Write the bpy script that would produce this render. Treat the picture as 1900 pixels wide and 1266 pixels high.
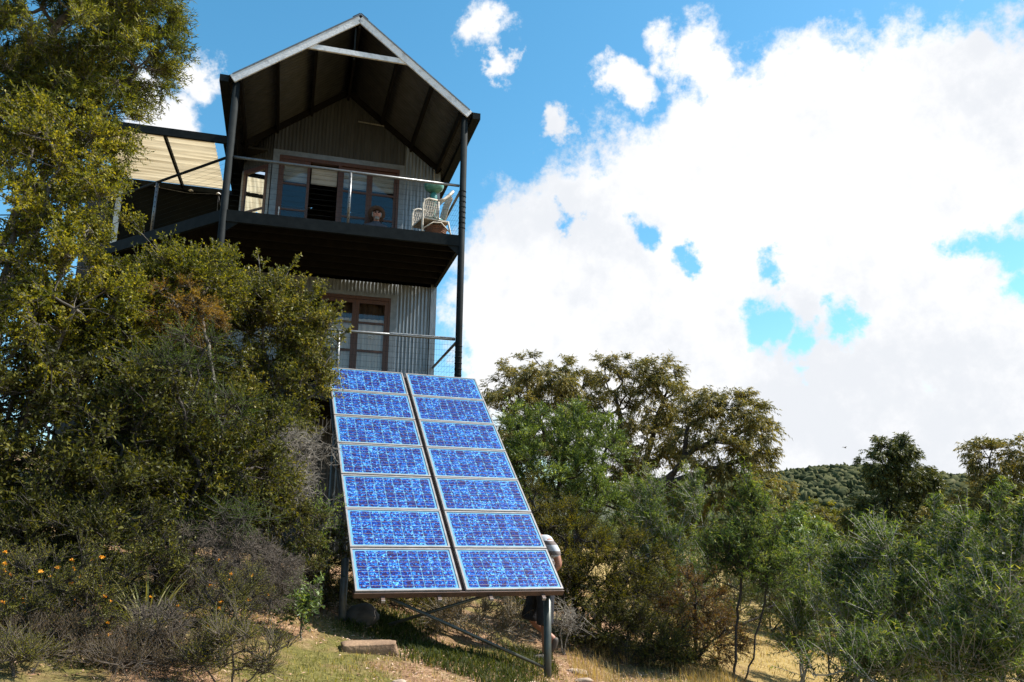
import bpy, math, random
import numpy as np
from math import sin, cos, pi, radians, sqrt, atan2, tanh, exp, log
from mathutils import Vector, Matrix

scene = bpy.context.scene
for o in list(bpy.data.objects): bpy.data.objects.remove(o)
COL = scene.collection

# ------------------------------------------------------------------ camera
F_PX, PITCH, ROLL = 1488.3, 0.2394, 0.0106          # focal length in pixels of a 1900 px wide frame
fw = np.array([0, cos(PITCH), sin(PITCH)]); up0 = np.array([0, -sin(PITCH), cos(PITCH)]); rt0 = np.array([1., 0, 0])
rt = rt0*cos(ROLL)+up0*sin(ROLL); up = -rt0*sin(ROLL)+up0*cos(ROLL)
cam_d = bpy.data.cameras.new('camera'); cam = bpy.data.objects.new('camera', cam_d); COL.objects.link(cam)
cam_d.sensor_width = 36; cam_d.lens = F_PX*36/1900; cam_d.clip_start = .05; cam_d.clip_end = 6000
M = Matrix.Identity(4)
for i in range(3): M[i][0] = rt[i]; M[i][1] = up[i]; M[i][2] = -fw[i]
cam.matrix_world = M
scene.camera = cam
def ray(px, py):
    d = fw*F_PX + rt*(px-950) + up*(633-py); return d/np.linalg.norm(d)
def at(px, py, y):                                   # the point at depth y metres
    d = ray(px, py); return d*(y/d[1])

# ------------------------------------------------------------------ sun, sky, exposure
SUN_EL, SUN_AZ = radians(49), radians(80)            # azimuth clockwise from +Y (straight ahead)
SD = Vector((sin(SUN_AZ)*cos(SUN_EL), cos(SUN_AZ)*cos(SUN_EL), sin(SUN_EL)))
sun_d = bpy.data.lights.new('sun', 'SUN'); sun_d.energy = 5.0; sun_d.angle = radians(.53); sun_d.color = (1, .95, .86)
sun = bpy.data.objects.new('sun', sun_d); COL.objects.link(sun)
sun.rotation_euler = SD.to_track_quat('Z', 'Y').to_euler(); sun.location = (20, 10, 40)

world = bpy.data.worlds.new('World'); scene.world = world; world.use_nodes = True
def build_sky():
    nt = world.node_tree; nt.nodes.clear(); N = nt.nodes.new; L = nt.links.new
    def math_(op, a, b=None, c=None, clamp=False):
        n = N('ShaderNodeMath'); n.operation = op; n.use_clamp = clamp
        for i, v in enumerate((a, b, c)):
            if v is None: continue
            if isinstance(v, (int, float)): n.inputs[i].default_value = v
            else: L(v, n.inputs[i])
        return n.outputs[0]
    def mrange(v, a, b, c, d, interp='SMOOTHSTEP'):
        n = N('ShaderNodeMapRange'); n.interpolation_type = interp
        L(v, n.inputs['Value'])
        for k, x in zip(('From Min', 'From Max', 'To Min', 'To Max'), (a, b, c, d)): n.inputs[k].default_value = x
        return n.outputs[0]
    def noise(vec, scale, detail, rough=.55):
        n = N('ShaderNodeTexNoise'); n.inputs['Scale'].default_value = scale; n.inputs['Detail'].default_value = detail
        n.inputs['Roughness'].default_value = rough; L(vec, n.inputs['Vector']); return n
    tc = N('ShaderNodeTexCoord'); nrm = N('ShaderNodeVectorMath'); nrm.operation = 'NORMALIZE'; L(tc.outputs['Generated'], nrm.inputs[0])
    d0 = nrm.outputs[0]
    # ragged edges: the direction is warped by fractal noise before the cloud field is read
    def warp(vec, scale, detail, amp):
        n = noise(vec, scale, detail, .62)
        s = N('ShaderNodeVectorMath'); s.operation = 'SUBTRACT'; L(n.outputs['Color'], s.inputs[0]); s.inputs[1].default_value = (.5, .5, .5)
        m = N('ShaderNodeVectorMath'); m.operation = 'MULTIPLY_ADD'; L(s.outputs[0], m.inputs[0]); m.inputs[1].default_value = (amp,)*3; L(vec, m.inputs[2])
        return m.outputs[0]
    dw = warp(d0, 11, 6, .12)
    def blob(px, py, r, vec):
        c = ray(px, py); n = N('ShaderNodeVectorMath'); n.operation = 'DISTANCE'; L(vec, n.inputs[0]); n.inputs[1].default_value = tuple(c)
        k = fw@c
        sft = min(75, .95*r)
        return mrange(n.outputs['Value'], (r-sft)*k/F_PX, (r+sft)*k/F_PX, 1, 0, 'LINEAR')
    clouds = [(1480,450,350),(1130,590,300),(1760,380,320),(1890,170,130),(1790,210,95),(1690,240,90),(1400,760,330),(1800,700,300),(1000,430,100),
              (1550,270,130),(1370,255,120),(1190,320,95),(1235,75,44),(1300,110,60),(1385,160,60),(1150,160,42),
              (905,52,46),(940,122,26),(385,130,46),(300,225,60),(1035,240,32)]
    holes = [(1425,592,40),(1490,612,38),(1580,600,34),(1058,412,25),(1192,428,30),(1290,480,22),(1430,492,28),
             (1850,475,50),(1905,540,44)]
    f = None
    for px, py, r in clouds:
        b = blob(px, py, r, dw); f = b if f is None else math_('MAXIMUM', f, b)
    h = None
    for px, py, r in holes:
        b = blob(px, py, r, dw); h = b if h is None else math_('MAXIMUM', h, b)
    det = noise(d0, 26, 5, .66).outputs['Fac']
    thick = noise(d0, 3.4, 5, .58).outputs['Fac']        # also the broken cumulus outside the frame
    f = math_('MULTIPLY_ADD', math_('SUBTRACT', det, .5), 1.0, f)
    hh = math_('MULTIPLY_ADD', math_('SUBTRACT', det, .5), -1.5, h)
    view = math_('MULTIPLY', mrange(f, .32, .70, 0, 1), mrange(hh, .24, .74, 1, 0))
    rest = mrange(math_('MULTIPLY_ADD', det, .22, thick), .66, .74, 0, 1)
    ctr = ray(950, 500); dd = N('ShaderNodeVectorMath'); dd.operation = 'DISTANCE'; L(d0, dd.inputs[0]); dd.inputs[1].default_value = tuple(ctr)
    w = mrange(dd.outputs['Value'], .85, 1.05, 0, 1)
    cov = N('ShaderNodeMix'); L(w, cov.inputs[0]); L(view, cov.inputs[2]); L(rest, cov.inputs[3]); cov = cov.outputs[0]
    sky = N('ShaderNodeTexSky'); sky.sky_type = 'NISHITA'; sky.sun_disc = False
    sky.sun_elevation = SUN_EL; sky.sun_rotation = SUN_AZ; sky.altitude = 300; sky.air_density = 1.0; sky.dust_density = .5; sky.ozone_density = 1.0
    hs = N('ShaderNodeHueSaturation'); L(sky.outputs[0], hs.inputs['Color']); hs.inputs['Saturation'].default_value = 1.3; hs.inputs['Hue'].default_value = .48; hs.inputs['Value'].default_value = 1.07
    b1 = N('ShaderNodeBackground'); L(hs.outputs[0], b1.inputs[0]); b1.inputs[1].default_value = .11
    # cloud body: thin bright rims, slightly grey thick parts
    cr = N('ShaderNodeMix'); cr.data_type = 'RGBA'; L(mrange(math_('MULTIPLY_ADD', det, .45, thick), .62, .90, 0, 1), cr.inputs['Factor'])
    cr.inputs['A'].default_value = (.56, .56, .565, 1); cr.inputs['B'].default_value = (.45, .465, .49, 1)
    b2 = N('ShaderNodeBackground'); L(cr.outputs['Result'], b2.inputs[0]); b2.inputs[1].default_value = 1.0
    mx = N('ShaderNodeMixShader'); L(cov, mx.inputs[0]); L(b1.outputs[0], mx.inputs[1]); L(b2.outputs[0], mx.inputs[2])
    out = N('ShaderNodeOutputWorld'); L(mx.outputs[0], out.inputs[0])
build_sky()
world.cycles.sampling_method = 'MANUAL'; world.cycles.sample_map_resolution = 512
vs = scene.view_settings
vs.view_transform = 'Standard'; vs.look = 'None'; vs.exposure = 0.95; vs.gamma = 1; vs.use_curve_mapping = False
scene.cycles.use_denoising = True
scene.cycles.max_bounces = 8; scene.cycles.transparent_max_bounces = 16

# ------------------------------------------------------------------ materials
MATS = {}
def pbsdf(name):
    m = bpy.data.materials.new(name); m.use_nodes = True; MATS[name] = m
    return m, m.node_tree, m.node_tree.nodes['Principled BSDF']
def mat(name, c1, c2=None, scale=6, rough=.6, metal=0., bump=0., bscale=None, spec=.5, stretch=None, detail=5, lo=.35, hi=.65):
    if name in MATS: return MATS[name]
    m, nt, b = pbsdf(name); L = nt.links.new
    b.inputs['Roughness'].default_value = rough; b.inputs['Metallic'].default_value = metal; b.inputs['Specular IOR Level'].default_value = spec
    if c2 is None: c2 = tuple(x*.75 for x in c1)
    tc = nt.nodes.new('ShaderNodeTexCoord'); vec = tc.outputs['Object']
    if stretch:
        mp = nt.nodes.new('ShaderNodeMapping'); mp.inputs['Scale'].default_value = stretch; L(vec, mp.inputs[0]); vec = mp.outputs[0]
    n = nt.nodes.new('ShaderNodeTexNoise'); n.inputs['Scale'].default_value = scale; n.inputs['Detail'].default_value = detail; L(vec, n.inputs['Vector'])
    r = nt.nodes.new('ShaderNodeValToRGB'); r.color_ramp.elements[0].position = lo; r.color_ramp.elements[1].position = hi
    r.color_ramp.elements[0].color = (*c1, 1); r.color_ramp.elements[1].color = (*c2, 1)
    L(n.outputs['Fac'], r.inputs[0]); L(r.outputs[0], b.inputs['Base Color'])
    if bump:
        n2 = nt.nodes.new('ShaderNodeTexNoise'); n2.inputs['Scale'].default_value = bscale or scale*4; n2.inputs['Detail'].default_value = 6; L(vec, n2.inputs['Vector'])
        bp = nt.nodes.new('ShaderNodeBump'); bp.inputs['Strength'].default_value = bump; bp.inputs['Distance'].default_value = .02
        L(n2.outputs['Fac'], bp.inputs['Height']); L(bp.outputs[0], b.inputs['Normal'])
    return m
def leafmat(name, cols, rough=.5, trans=.25, spec=.35):
    trans = min(trans*1.35, .5); spec *= .4
    if name in MATS: return MATS[name]
    m, nt, b = pbsdf(name); L = nt.links.new
    a = nt.nodes.new('ShaderNodeAttribute'); a.attribute_name = 'tint'
    r = nt.nodes.new('ShaderNodeValToRGB'); el = r.color_ramp.elements
    while len(el) < len(cols): el.new(.5)
    for i, c in enumerate(cols): el[i].position = i/(len(cols)-1); el[i].color = (*c, 1)
    L(a.outputs['Fac'], r.inputs[0]); L(r.outputs[0], b.inputs['Base Color'])
    b.inputs['Roughness'].default_value = rough; b.inputs['Specular IOR Level'].default_value = spec
    t = nt.nodes.new('ShaderNodeBsdfTranslucent'); mc = nt.nodes.new('ShaderNodeMix'); mc.data_type = 'RGBA'; mc.blend_type = 'MULTIPLY'
    mc.inputs['Factor'].default_value = 1; L(r.outputs[0], mc.inputs['A']); mc.inputs['B'].default_value = (1.7, 1.55, .5, 1)
    L(mc.outputs['Result'], t.inputs[0])
    mx = nt.nodes.new('ShaderNodeMixShader'); mx.inputs[0].default_value = trans; L(b.outputs[0], mx.inputs[1]); L(t.outputs[0], mx.inputs[2])
    L(mx.outputs[0], nt.nodes['Material Output'].inputs[0])
    return m
def glassmat(name, tint=(.92, .94, .95), refl=.0):
    m, nt, b = pbsdf(name); L = nt.links.new
    nt.nodes.remove(b)
    t = nt.nodes.new('ShaderNodeBsdfTransparent'); t.inputs[0].default_value = (*tint, 1)
    g = nt.nodes.new('ShaderNodeBsdfGlossy'); g.inputs['Roughness'].default_value = .02; g.inputs[0].default_value = (.9, .95, 1, 1)
    lw = nt.nodes.new('ShaderNodeFresnel'); lw.inputs[0].default_value = 1.42
    ad = nt.nodes.new('ShaderNodeMath'); ad.operation = 'ADD'; L(lw.outputs[0], ad.inputs[0]); ad.inputs[1].default_value = refl
    mx = nt.nodes.new('ShaderNodeMixShader'); L(ad.outputs[0], mx.inputs[0]); L(t.outputs[0], mx.inputs[1]); L(g.outputs[0], mx.inputs[2])
    L(mx.outputs[0], nt.nodes['Material Output'].inputs[0]); return m

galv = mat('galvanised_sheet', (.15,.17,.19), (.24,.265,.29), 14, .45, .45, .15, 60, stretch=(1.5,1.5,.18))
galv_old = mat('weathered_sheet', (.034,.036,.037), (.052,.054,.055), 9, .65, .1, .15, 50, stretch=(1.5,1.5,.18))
roof_m = mat('roof_sheet', (.045,.046,.047), (.066,.067,.068), 5, .6, .2, .1, 40)
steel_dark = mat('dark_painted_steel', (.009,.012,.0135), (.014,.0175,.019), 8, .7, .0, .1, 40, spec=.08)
steel_grey = mat('galvanised_pipe', (.14,.145,.15), (.20,.205,.21), 20, .4, .6, .1, 80)
white_paint = mat('flaked_white_paint', (.72,.72,.74), (.48,.47,.48), 9, .6, 0, .3, 30, stretch=(1,1,1), lo=.5, hi=.72)
timber_red = mat('red_brown_timber', (.085,.03,.014), (.055,.02,.010), 7, .45, 0, .2, 30, stretch=(6,6,.8))
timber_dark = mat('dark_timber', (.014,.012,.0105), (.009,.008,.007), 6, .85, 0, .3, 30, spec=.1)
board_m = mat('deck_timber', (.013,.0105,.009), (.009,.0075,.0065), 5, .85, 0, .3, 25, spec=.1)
trim_m = mat('flashing_metal', (.15,.165,.18), (.21,.225,.24), 10, .45, .5, .1, 60)
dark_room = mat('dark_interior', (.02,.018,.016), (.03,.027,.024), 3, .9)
blind_m = mat('pale_blind', (.42,.41,.39), (.36,.35,.33), 4, .8)
curtain_m = mat('tan_curtain', (.22,.165,.115), (.16,.115,.08), 3, .9, stretch=(9,9,.5))
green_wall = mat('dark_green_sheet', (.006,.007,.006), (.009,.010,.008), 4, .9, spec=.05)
glass_m = glassmat('window_glass')

# ------------------------------------------------------------------ mesh helpers
def empty(name, loc=(0,0,0), rz=0., label=None, cat=None, group=None):
    o = bpy.data.objects.new(name, None); o.empty_display_size = .2; COL.objects.link(o); o.location = Vector(loc); o.rotation_euler = (0,0,rz)
    tag(o, label, cat, group); return o
def tag(o, label=None, cat=None, group=None, kind=None):
    if label: o['label'] = label
    if cat: o['category'] = cat
    if group: o['group'] = group
    if kind: o['kind'] = kind
    return o
def obj(name, me, parent=None, loc=None, rot=None):
    o = bpy.data.objects.new(name, me); COL.objects.link(o)
    if parent is not None: o.parent = parent
    if loc is not None: o.location = Vector(loc)
    if rot is not None: o.rotation_euler = rot
    return o
def mesh_np(name, verts, faces, mats, tint=None, midx=None, smooth=False):
    """verts (n,3), faces (m,k) with one k, built through foreach_set"""
    verts = np.ascontiguousarray(verts, np.float32); faces = np.ascontiguousarray(faces, np.int32)
    me = bpy.data.meshes.new(name); n, (m, k) = len(verts), faces.shape
    me.vertices.add(n); me.vertices.foreach_set('co', verts.ravel())
    me.loops.add(m*k); me.loops.foreach_set('vertex_index', faces.ravel())
    me.polygons.add(m); me.polygons.foreach_set('loop_start', np.arange(0, m*k, k, dtype=np.int32))
    if midx is not None: me.polygons.foreach_set('material_index', np.ascontiguousarray(midx, np.int32))
    if smooth: me.polygons.foreach_set('use_smooth', np.ones(m, bool))
    if tint is not None:
        a = me.attributes.new('tint', 'FLOAT', 'FACE'); a.data.foreach_set('value', np.ascontiguousarray(tint, np.float32))
    for x in (mats if isinstance(mats, (list, tuple)) else [mats]): me.materials.append(x)
    me.update(calc_edges=True); return me
class MB:
    def __init__(s): s.v = []; s.f = []; s.m = []; s.sm = []
    def add(s, vs, fs, mi=0, smooth=False):
        b = len(s.v); s.v.extend([tuple(map(float, p)) for p in vs])
        for f in fs: s.f.append([b+i for i in f]); s.m.append(mi); s.sm.append(smooth)
        return s
    def box(s, a, b, mi=0):
        (x0,y0,z0),(x1,y1,z1) = a, b
        return s.add([(x0,y0,z0),(x1,y0,z0),(x1,y1,z0),(x0,y1,z0),(x0,y0,z1),(x1,y0,z1),(x1,y1,z1),(x0,y1,z1)],
              [(0,3,2,1),(4,5,6,7),(0,1,5,4),(1,2,6,5),(2,3,7,6),(3,0,4,7)], mi)
    def beam(s, p, q, w, h, upv=(0,0,1), mi=0):
        """box from p to q, w across, h along upv; p,q on its centre line"""
        p, q = Vector(p), Vector(q); d = (q-p).normalized(); u_ = Vector(upv); x = d.cross(u_).normalized(); z = x.cross(d).normalized()
        x *= w/2; z *= h/2
        vs = [p-x-z, p+x-z, p+x+z, p-x+z, q-x-z, q+x-z, q+x+z, q-x+z]
        return s.add(vs, [(0,1,2,3),(7,6,5,4),(0,4,5,1),(1,5,6,2),(2,6,7,3),(3,7,4,0)], mi)
    def tube(s, pts, r, n=8, mi=0, cap=True):
        pts = [Vector(p) for p in pts]; k = len(pts); rs = list(r) if isinstance(r, (list, tuple)) else [r]*k
        t0 = (pts[1]-pts[0]).normalized(); a = Vector((0,0,1)) if abs(t0.z) < .9 else Vector((1,0,0))
        x = t0.cross(a).normalized(); vs = []
        for i, p in enumerate(pts):
            t = ((pts[i+1]-p) if i == 0 else (p-pts[i-1]) if i == k-1 else (pts[i+1]-pts[i-1])).normalized()
            x = (x - t*x.dot(t)).normalized(); y = t.cross(x)
            for j in range(n):
                an = 2*pi*j/n; vs.append(p + (x*cos(an)+y*sin(an))*rs[i])
        fs = [(i*n+j, i*n+(j+1)%n, (i+1)*n+(j+1)%n, (i+1)*n+j) for i in range(k-1) for j in range(n)]
        s.add(vs, fs, mi, True)
        if cap:
            b = len(s.v)-k*n
            s.f.append([b+j for j in reversed(range(n))]); s.m.append(mi); s.sm.append(False)
            s.f.append([b+(k-1)*n+j for j in range(n)]); s.m.append(mi); s.sm.append(False)
        return s
    def lathe(s, prof, c=(0,0,0), n=16, mi=0):
        vs = [(c[0]+r*cos(2*pi*j/n), c[1]+r*sin(2*pi*j/n), c[2]+z) for r, z in prof for j in range(n)]
        fs = [(i*n+j, i*n+(j+1)%n, (i+1)*n+(j+1)%n, (i+1)*n+j) for i in range(len(prof)-1) for j in range(n)]
        return s.add(vs, fs, mi, True)
    def mesh(s, name, mats):
        me = bpy.data.meshes.new(name); me.from_pydata(s.v, [], s.f)
        for x in (mats if isinstance(mats, (list, tuple)) else [mats]): me.materials.append(x)
        me.polygons.foreach_set('material_index', s.m); me.polygons.foreach_set('use_smooth', s.sm); me.update(); return me
    def build(s, name, mats, parent=None, loc=None, rot=None): return obj(name, s.mesh(name, mats), parent, loc, rot)
def B(name, a, b, m, parent): return MB().box(a, b).build(name, m, parent)

# ------------------------------------------------------------------ ground
def gh(x, y):
    xx = np.where(np.asarray(x, float) < 0, 45*np.tanh(np.asarray(x, float)/45), x); yy = 16*np.tanh(np.asarray(y, float)/16)
    p = -1.92-.22*xx+.06*yy; f, s = -2.95, .25
    z = f+s*np.logaddexp(0, (p-f)/s)
    z = z + .035*np.sin(1.9*x+.7*y)*np.sin(1.3*y-.6*x)+.02*np.sin(4.1*x-2.3*y)
    return z - .15*np.exp(-((x-.6)**2+(y-11.2)**2)/2.0)
def G(x, y): return float(gh(x, y))
def ground_material():
    m, nt, b = pbsdf('hillside_soil'); L = nt.links.new; N = nt.nodes.new
    tc = N('ShaderNodeTexCoord'); P = tc.outputs['Object']
    def nz(sc, det, ro=.6):
        n = N('ShaderNodeTexNoise'); n.inputs['Scale'].default_value = sc; n.inputs['Detail'].default_value = det; n.inputs['Roughness'].default_value = ro; L(P, n.inputs['Vector']); return n.outputs['Fac']
    def ramp(v, st):
        r = N('ShaderNodeValToRGB'); e = r.color_ramp.elements
        while len(e) < len(st): e.new(.5)
        for i, (p, c) in enumerate(st): e[i].position = p; e[i].color = (*c, 1)
        L(v, r.inputs[0]); return r.outputs[0]
    soil = ramp(nz(9, 8, .7), [(.3,(.11,.062,.036)),(.5,(.26,.155,.09)),(.7,(.44,.30,.19))])
    grass = ramp(nz(14, 6, .7), [(.3,(.07,.065,.02)),(.6,(.17,.15,.045)),(.75,(.34,.26,.12))])
    straw = ramp(nz(5, 8, .7), [(.3,(.17,.11,.04)),(.55,(.33,.235,.09)),(.75,(.42,.33,.15))])
    k = ramp(nz(.9, 5), [(.42,(0,0,0)),(.6,(1,1,1))])
    mx = N('ShaderNodeMix'); mx.data_type = 'RGBA'; L(k, mx.inputs['Factor']); L(soil, mx.inputs['A']); L(grass, mx.inputs['B'])
    sx = N('ShaderNodeSeparateXYZ'); L(P, sx.inputs[0])
    mr = N('ShaderNodeMapRange'); L(sx.outputs['X'], mr.inputs[0]); mr.inputs[1].default_value = 2; mr.inputs[2].default_value = 4.5
    m2 = N('ShaderNodeMix'); m2.data_type = 'RGBA'; L(mr.outputs[0], m2.inputs['Factor']); L(mx.outputs['Result'], m2.inputs['A']); L(straw, m2.inputs['B'])
    L(m2.outputs['Result'], b.inputs['Base Color']); b.inputs['Roughness'].default_value = .95; b.inputs['Specular IOR Level'].default_value = .1
    bp = N('ShaderNodeBump'); bp.inputs['Distance'].default_value = .04; bp.inputs['Strength'].default_value = .8; L(nz(22, 8, .7), bp.inputs['Height']); L(bp.outputs[0], b.inputs['Normal'])
    return m
def build_ground():
    s = np.linspace(-1, 1, 181); xs = 6*np.sinh(s*6.2)/np.sinh(1.0)*.85
    t = np.linspace(-.6, 1, 201); ys = 9+6*np.sinh(t*6.0)*.85
    X, Y = np.meshgrid(xs, ys); Z = gh(X, Y)
    v = np.stack([X, Y, Z], -1).reshape(-1, 3); nx = len(xs); ny = len(ys)
    i = (np.arange(ny-1)[:, None]*nx+np.arange(nx-1)[None]).ravel()
    f = np.stack([i, i+1, i+nx+1, i+nx], 1)
    o = obj('ground', mesh_np('ground', v, f, ground_material(), smooth=True)); tag(o, kind='structure', label='sloping hillside ground with dry grass, soil and litter')
build_ground()
# ------------------------------------------------------------------ the tower house
HX, HY, HZ, HYAW = -4.9822, 12.887, 5.4164, .2737     # front left post at the upper deck's top edge
W, D = 4.18, 2.63                                     # deck width, deck depth
HB = -.7                                              # height of the house's base
house = empty('house', (HX, HY, HB), HYAW, 'tall narrow corrugated iron house with gabled roof and two stacked balconies', 'house')
ZO = HZ-HB
def hp(U, V, Z): return (U, V, Z+ZO)                  # house coordinates, Z from the upper deck
def hb(name, a, b, m, parent=None): return B(name, hp(*a), hp(*b), m, parent or house)
RA, RS, RC = 4.19, .765, 2.09                         # roof apex height, slope, ridge position
def zr(U): return RA-RS*abs(U-RC)
BACK = 8.6
def corr(name, m, parent, axis0, axis1, length, zb, zt, amp=.009, per=.076, org=(0,0), flip=1):
    """upright corrugated sheet from org along unit axis0; axis1 its normal; zb/zt functions of distance"""
    n = int(length/per*6); vs = []
    for i in range(n+1):
        s = length*i/n; a = amp*cos(2*pi*s/per)
        x = org[0]+axis0[0]*s+axis1[0]*a; y = org[1]+axis0[1]*s+axis1[1]*a
        vs += [hp(x, y, zb(s)), hp(x, y, zt(s))]
    mb = MB(); mb.add(vs, [(2*i, 2*i+2, 2*i+3, 2*i+1) for i in range(n)], 0, True)
    return mb.build(name, m, parent)
k0 = lambda c: (lambda s: c)
FLOOR2 = -2.98                                        # lower deck level
# front wall, upper storey: beside and above the sliding doors
corr('front_wall', galv, house, (1,0), (0,-1), .80, k0(0), lambda s: zr(3.40+s)-.06, org=(3.40, D))
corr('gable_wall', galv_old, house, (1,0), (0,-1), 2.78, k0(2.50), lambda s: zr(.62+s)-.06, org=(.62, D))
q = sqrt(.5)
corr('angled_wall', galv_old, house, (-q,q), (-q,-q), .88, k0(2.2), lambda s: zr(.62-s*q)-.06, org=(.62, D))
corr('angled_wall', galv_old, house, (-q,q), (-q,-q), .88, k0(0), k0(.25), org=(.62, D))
# lower storey and the skirt below it down to the ground
corr('front_wall', galv, house, (1,0), (0,-1), .72, k0(FLOOR2), k0(-.22), org=(3.37, D))
corr('front_wall', galv, house, (1,0), (0,-1), 1.10, k0(FLOOR2), k0(-.22), org=(.02, D))
corr('front_wall', galv, house, (1,0), (0,-1), 2.25, k0(-.52), k0(-.22), org=(1.12, D))
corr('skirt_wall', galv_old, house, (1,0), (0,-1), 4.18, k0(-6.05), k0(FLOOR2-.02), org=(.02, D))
hb('corner_post', (4.085, D-.03, -6), (4.21, D+.02, 2.55), galv)
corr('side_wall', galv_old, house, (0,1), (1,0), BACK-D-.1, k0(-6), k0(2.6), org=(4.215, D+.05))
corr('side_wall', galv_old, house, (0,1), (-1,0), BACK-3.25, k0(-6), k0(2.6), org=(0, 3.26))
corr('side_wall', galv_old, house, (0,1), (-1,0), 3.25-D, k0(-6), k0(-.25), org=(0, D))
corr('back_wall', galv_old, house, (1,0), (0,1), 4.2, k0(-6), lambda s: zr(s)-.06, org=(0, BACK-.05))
# rooms behind the glass
hb('room_floor', (.04, D+.03, -.06), (4.18, BACK-.2, -.01), board_m)
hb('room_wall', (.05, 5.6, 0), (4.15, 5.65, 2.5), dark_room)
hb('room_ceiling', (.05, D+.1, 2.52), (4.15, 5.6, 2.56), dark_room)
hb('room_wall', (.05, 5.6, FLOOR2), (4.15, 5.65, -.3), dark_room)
hb('room_floor', (.04, D+.03, FLOOR2-.06), (4.18, BACK-.2, FLOOR2-.01), board_m)
# flashing round the doors and the corner of the angled wall
hb('door_flashing', (.62, D-.035, 0), (.75, D-.012, 2.41), trim_m)
hb('door_flashing', (3.30, D-.035, 0), (3.405, D-.012, 2.41), trim_m)
hb('door_flashing', (.62, D-.037, 2.41), (3.405, D-.012, 2.52), trim_m)
hb('door_flashing', (3.24, D-.035, FLOOR2), (3.375, D-.012, -.55), trim_m)
hb('door_flashing', (1.05, D-.037, -.55), (3.375, D-.012, -.46), trim_m)
# roof: two slopes of corrugated iron with ridge cap, purlins, barge boards, gutters
def roof_slope(sgn):
    n = int((BACK+.16)/.10*6); vs = []
    u1 = RC+sgn*2.24
    for i in range(n+1):
        v = -.13+(BACK+.16)*i/n; a = .016*cos(2*pi*v/.10)
        vs += [hp(RC, v, RA+a), hp(u1, v, zr(u1)+a)]
    mb = MB(); mb.add(vs, [(2*i, 2*i+1, 2*i+3, 2*i+2) for i in range(n)], 0, True)
    o = mb.build('roof', roof_m, house); s = o.modifiers.new('thickness', 'SOLIDIFY'); s.thickness = .004; return o
roofL, roofR = roof_slope(-1), roof_slope(1)
rc = MB()
for sg in (-1, 1): rc.beam(hp(RC+sg*.075, -.135, RA-.03), hp(RC+sg*.075, BACK, RA-.03), .17, .012, (sg*RS,0,1))
rc.build('ridge_cap', roof_m, roofL)
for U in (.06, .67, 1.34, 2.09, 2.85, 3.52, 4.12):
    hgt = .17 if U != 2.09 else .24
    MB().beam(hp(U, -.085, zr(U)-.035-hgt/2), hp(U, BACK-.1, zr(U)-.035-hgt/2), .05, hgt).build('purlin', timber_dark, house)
for sg in (-1, 1):
    a = Vector(hp(RC, -.115, RA-.095)); b = Vector(hp(RC+sg*2.16, -.115, zr(RC+sg*2.16)-.095)); nrm = (sg*RS, 0, 1)
    MB().beam(a, b, .035, .15, nrm).build('barge_board', white_paint, house)
    MB().beam(a+Vector((0,-.006,.087)), b+Vector((0,-.006,.087)), .05, .022, nrm).build('barge_flashing', trim_m, house)
    # rafters against the gable wall and one mid way
    for v in (D-.06,):
        MB().beam(hp(RC, v, RA-.10), hp(RC+sg*2.1, v, zr(RC+sg*2.1)-.10), .045, .12, nrm).build('rafter', timber_dark, house)
    U = RC+sg*2.30; z = zr(U)+.02
    g = MB(); o0, o1 = (U-.075, U+.075)
    for (x0, x1, z0, z1) in ((o0, o1, -.075, -.06), (o0, o0+.012, -.06, .05), (o1-.012, o1, -.06, .055)): g.box(hp(x0, -.10, z+z0), hp(x1, BACK, z+z1))
    g.box(hp(o0, -.112, z-.075), hp(o1, -.10, z+.055))
    g.build('gutter', steel_dark, house)
ct = MB().beam(hp(1.10, -.085, 3.36), hp(3.08, -.085, 3.36), .04, .10); ct.build('collar_tie', white_paint, house)
MB().beam(hp(2.02, -.03, 3.26), hp(2.02, -.03, 3.95), .05, .03, (1,0,0)).build('king_bolt', steel_dark, house)
# conduit along the gable wall
MB().tube([hp(2.33, D-.05, 3.42), hp(2.95, D-.05, 3.40), hp(3.05, D-.05, 3.36), hp(4.02, D-.05, 2.62), hp(4.06, D-.05, 2.5), hp(4.06, D-.05, 1.9), hp(4.05, D-.05, 0.1)], .015, 6).build('conduit', mat('grey_conduit', (.30,.29,.26), (.24,.23,.21), 10, .5), house)
# posts
def post(U, V, top, name='post', r=.062): return MB().tube([hp(U, V, -6.3), hp(U, V, top)], r, 14).build(name, steel_dark, house)
post(0, .0, 2.50); pr = post(W, .0, 2.50)
for z0 in (.14, -2.85):
    for i in range(8): MB().lathe([(.064, 0), (.069, .004), (.069, .018), (.064, .022)], hp(W, 0, z0+i*.105), 12).build('wire_collar', steel_dark, pr)
post(0, 4.9, -.1); post(-2.35, 2.62, .98)
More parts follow.
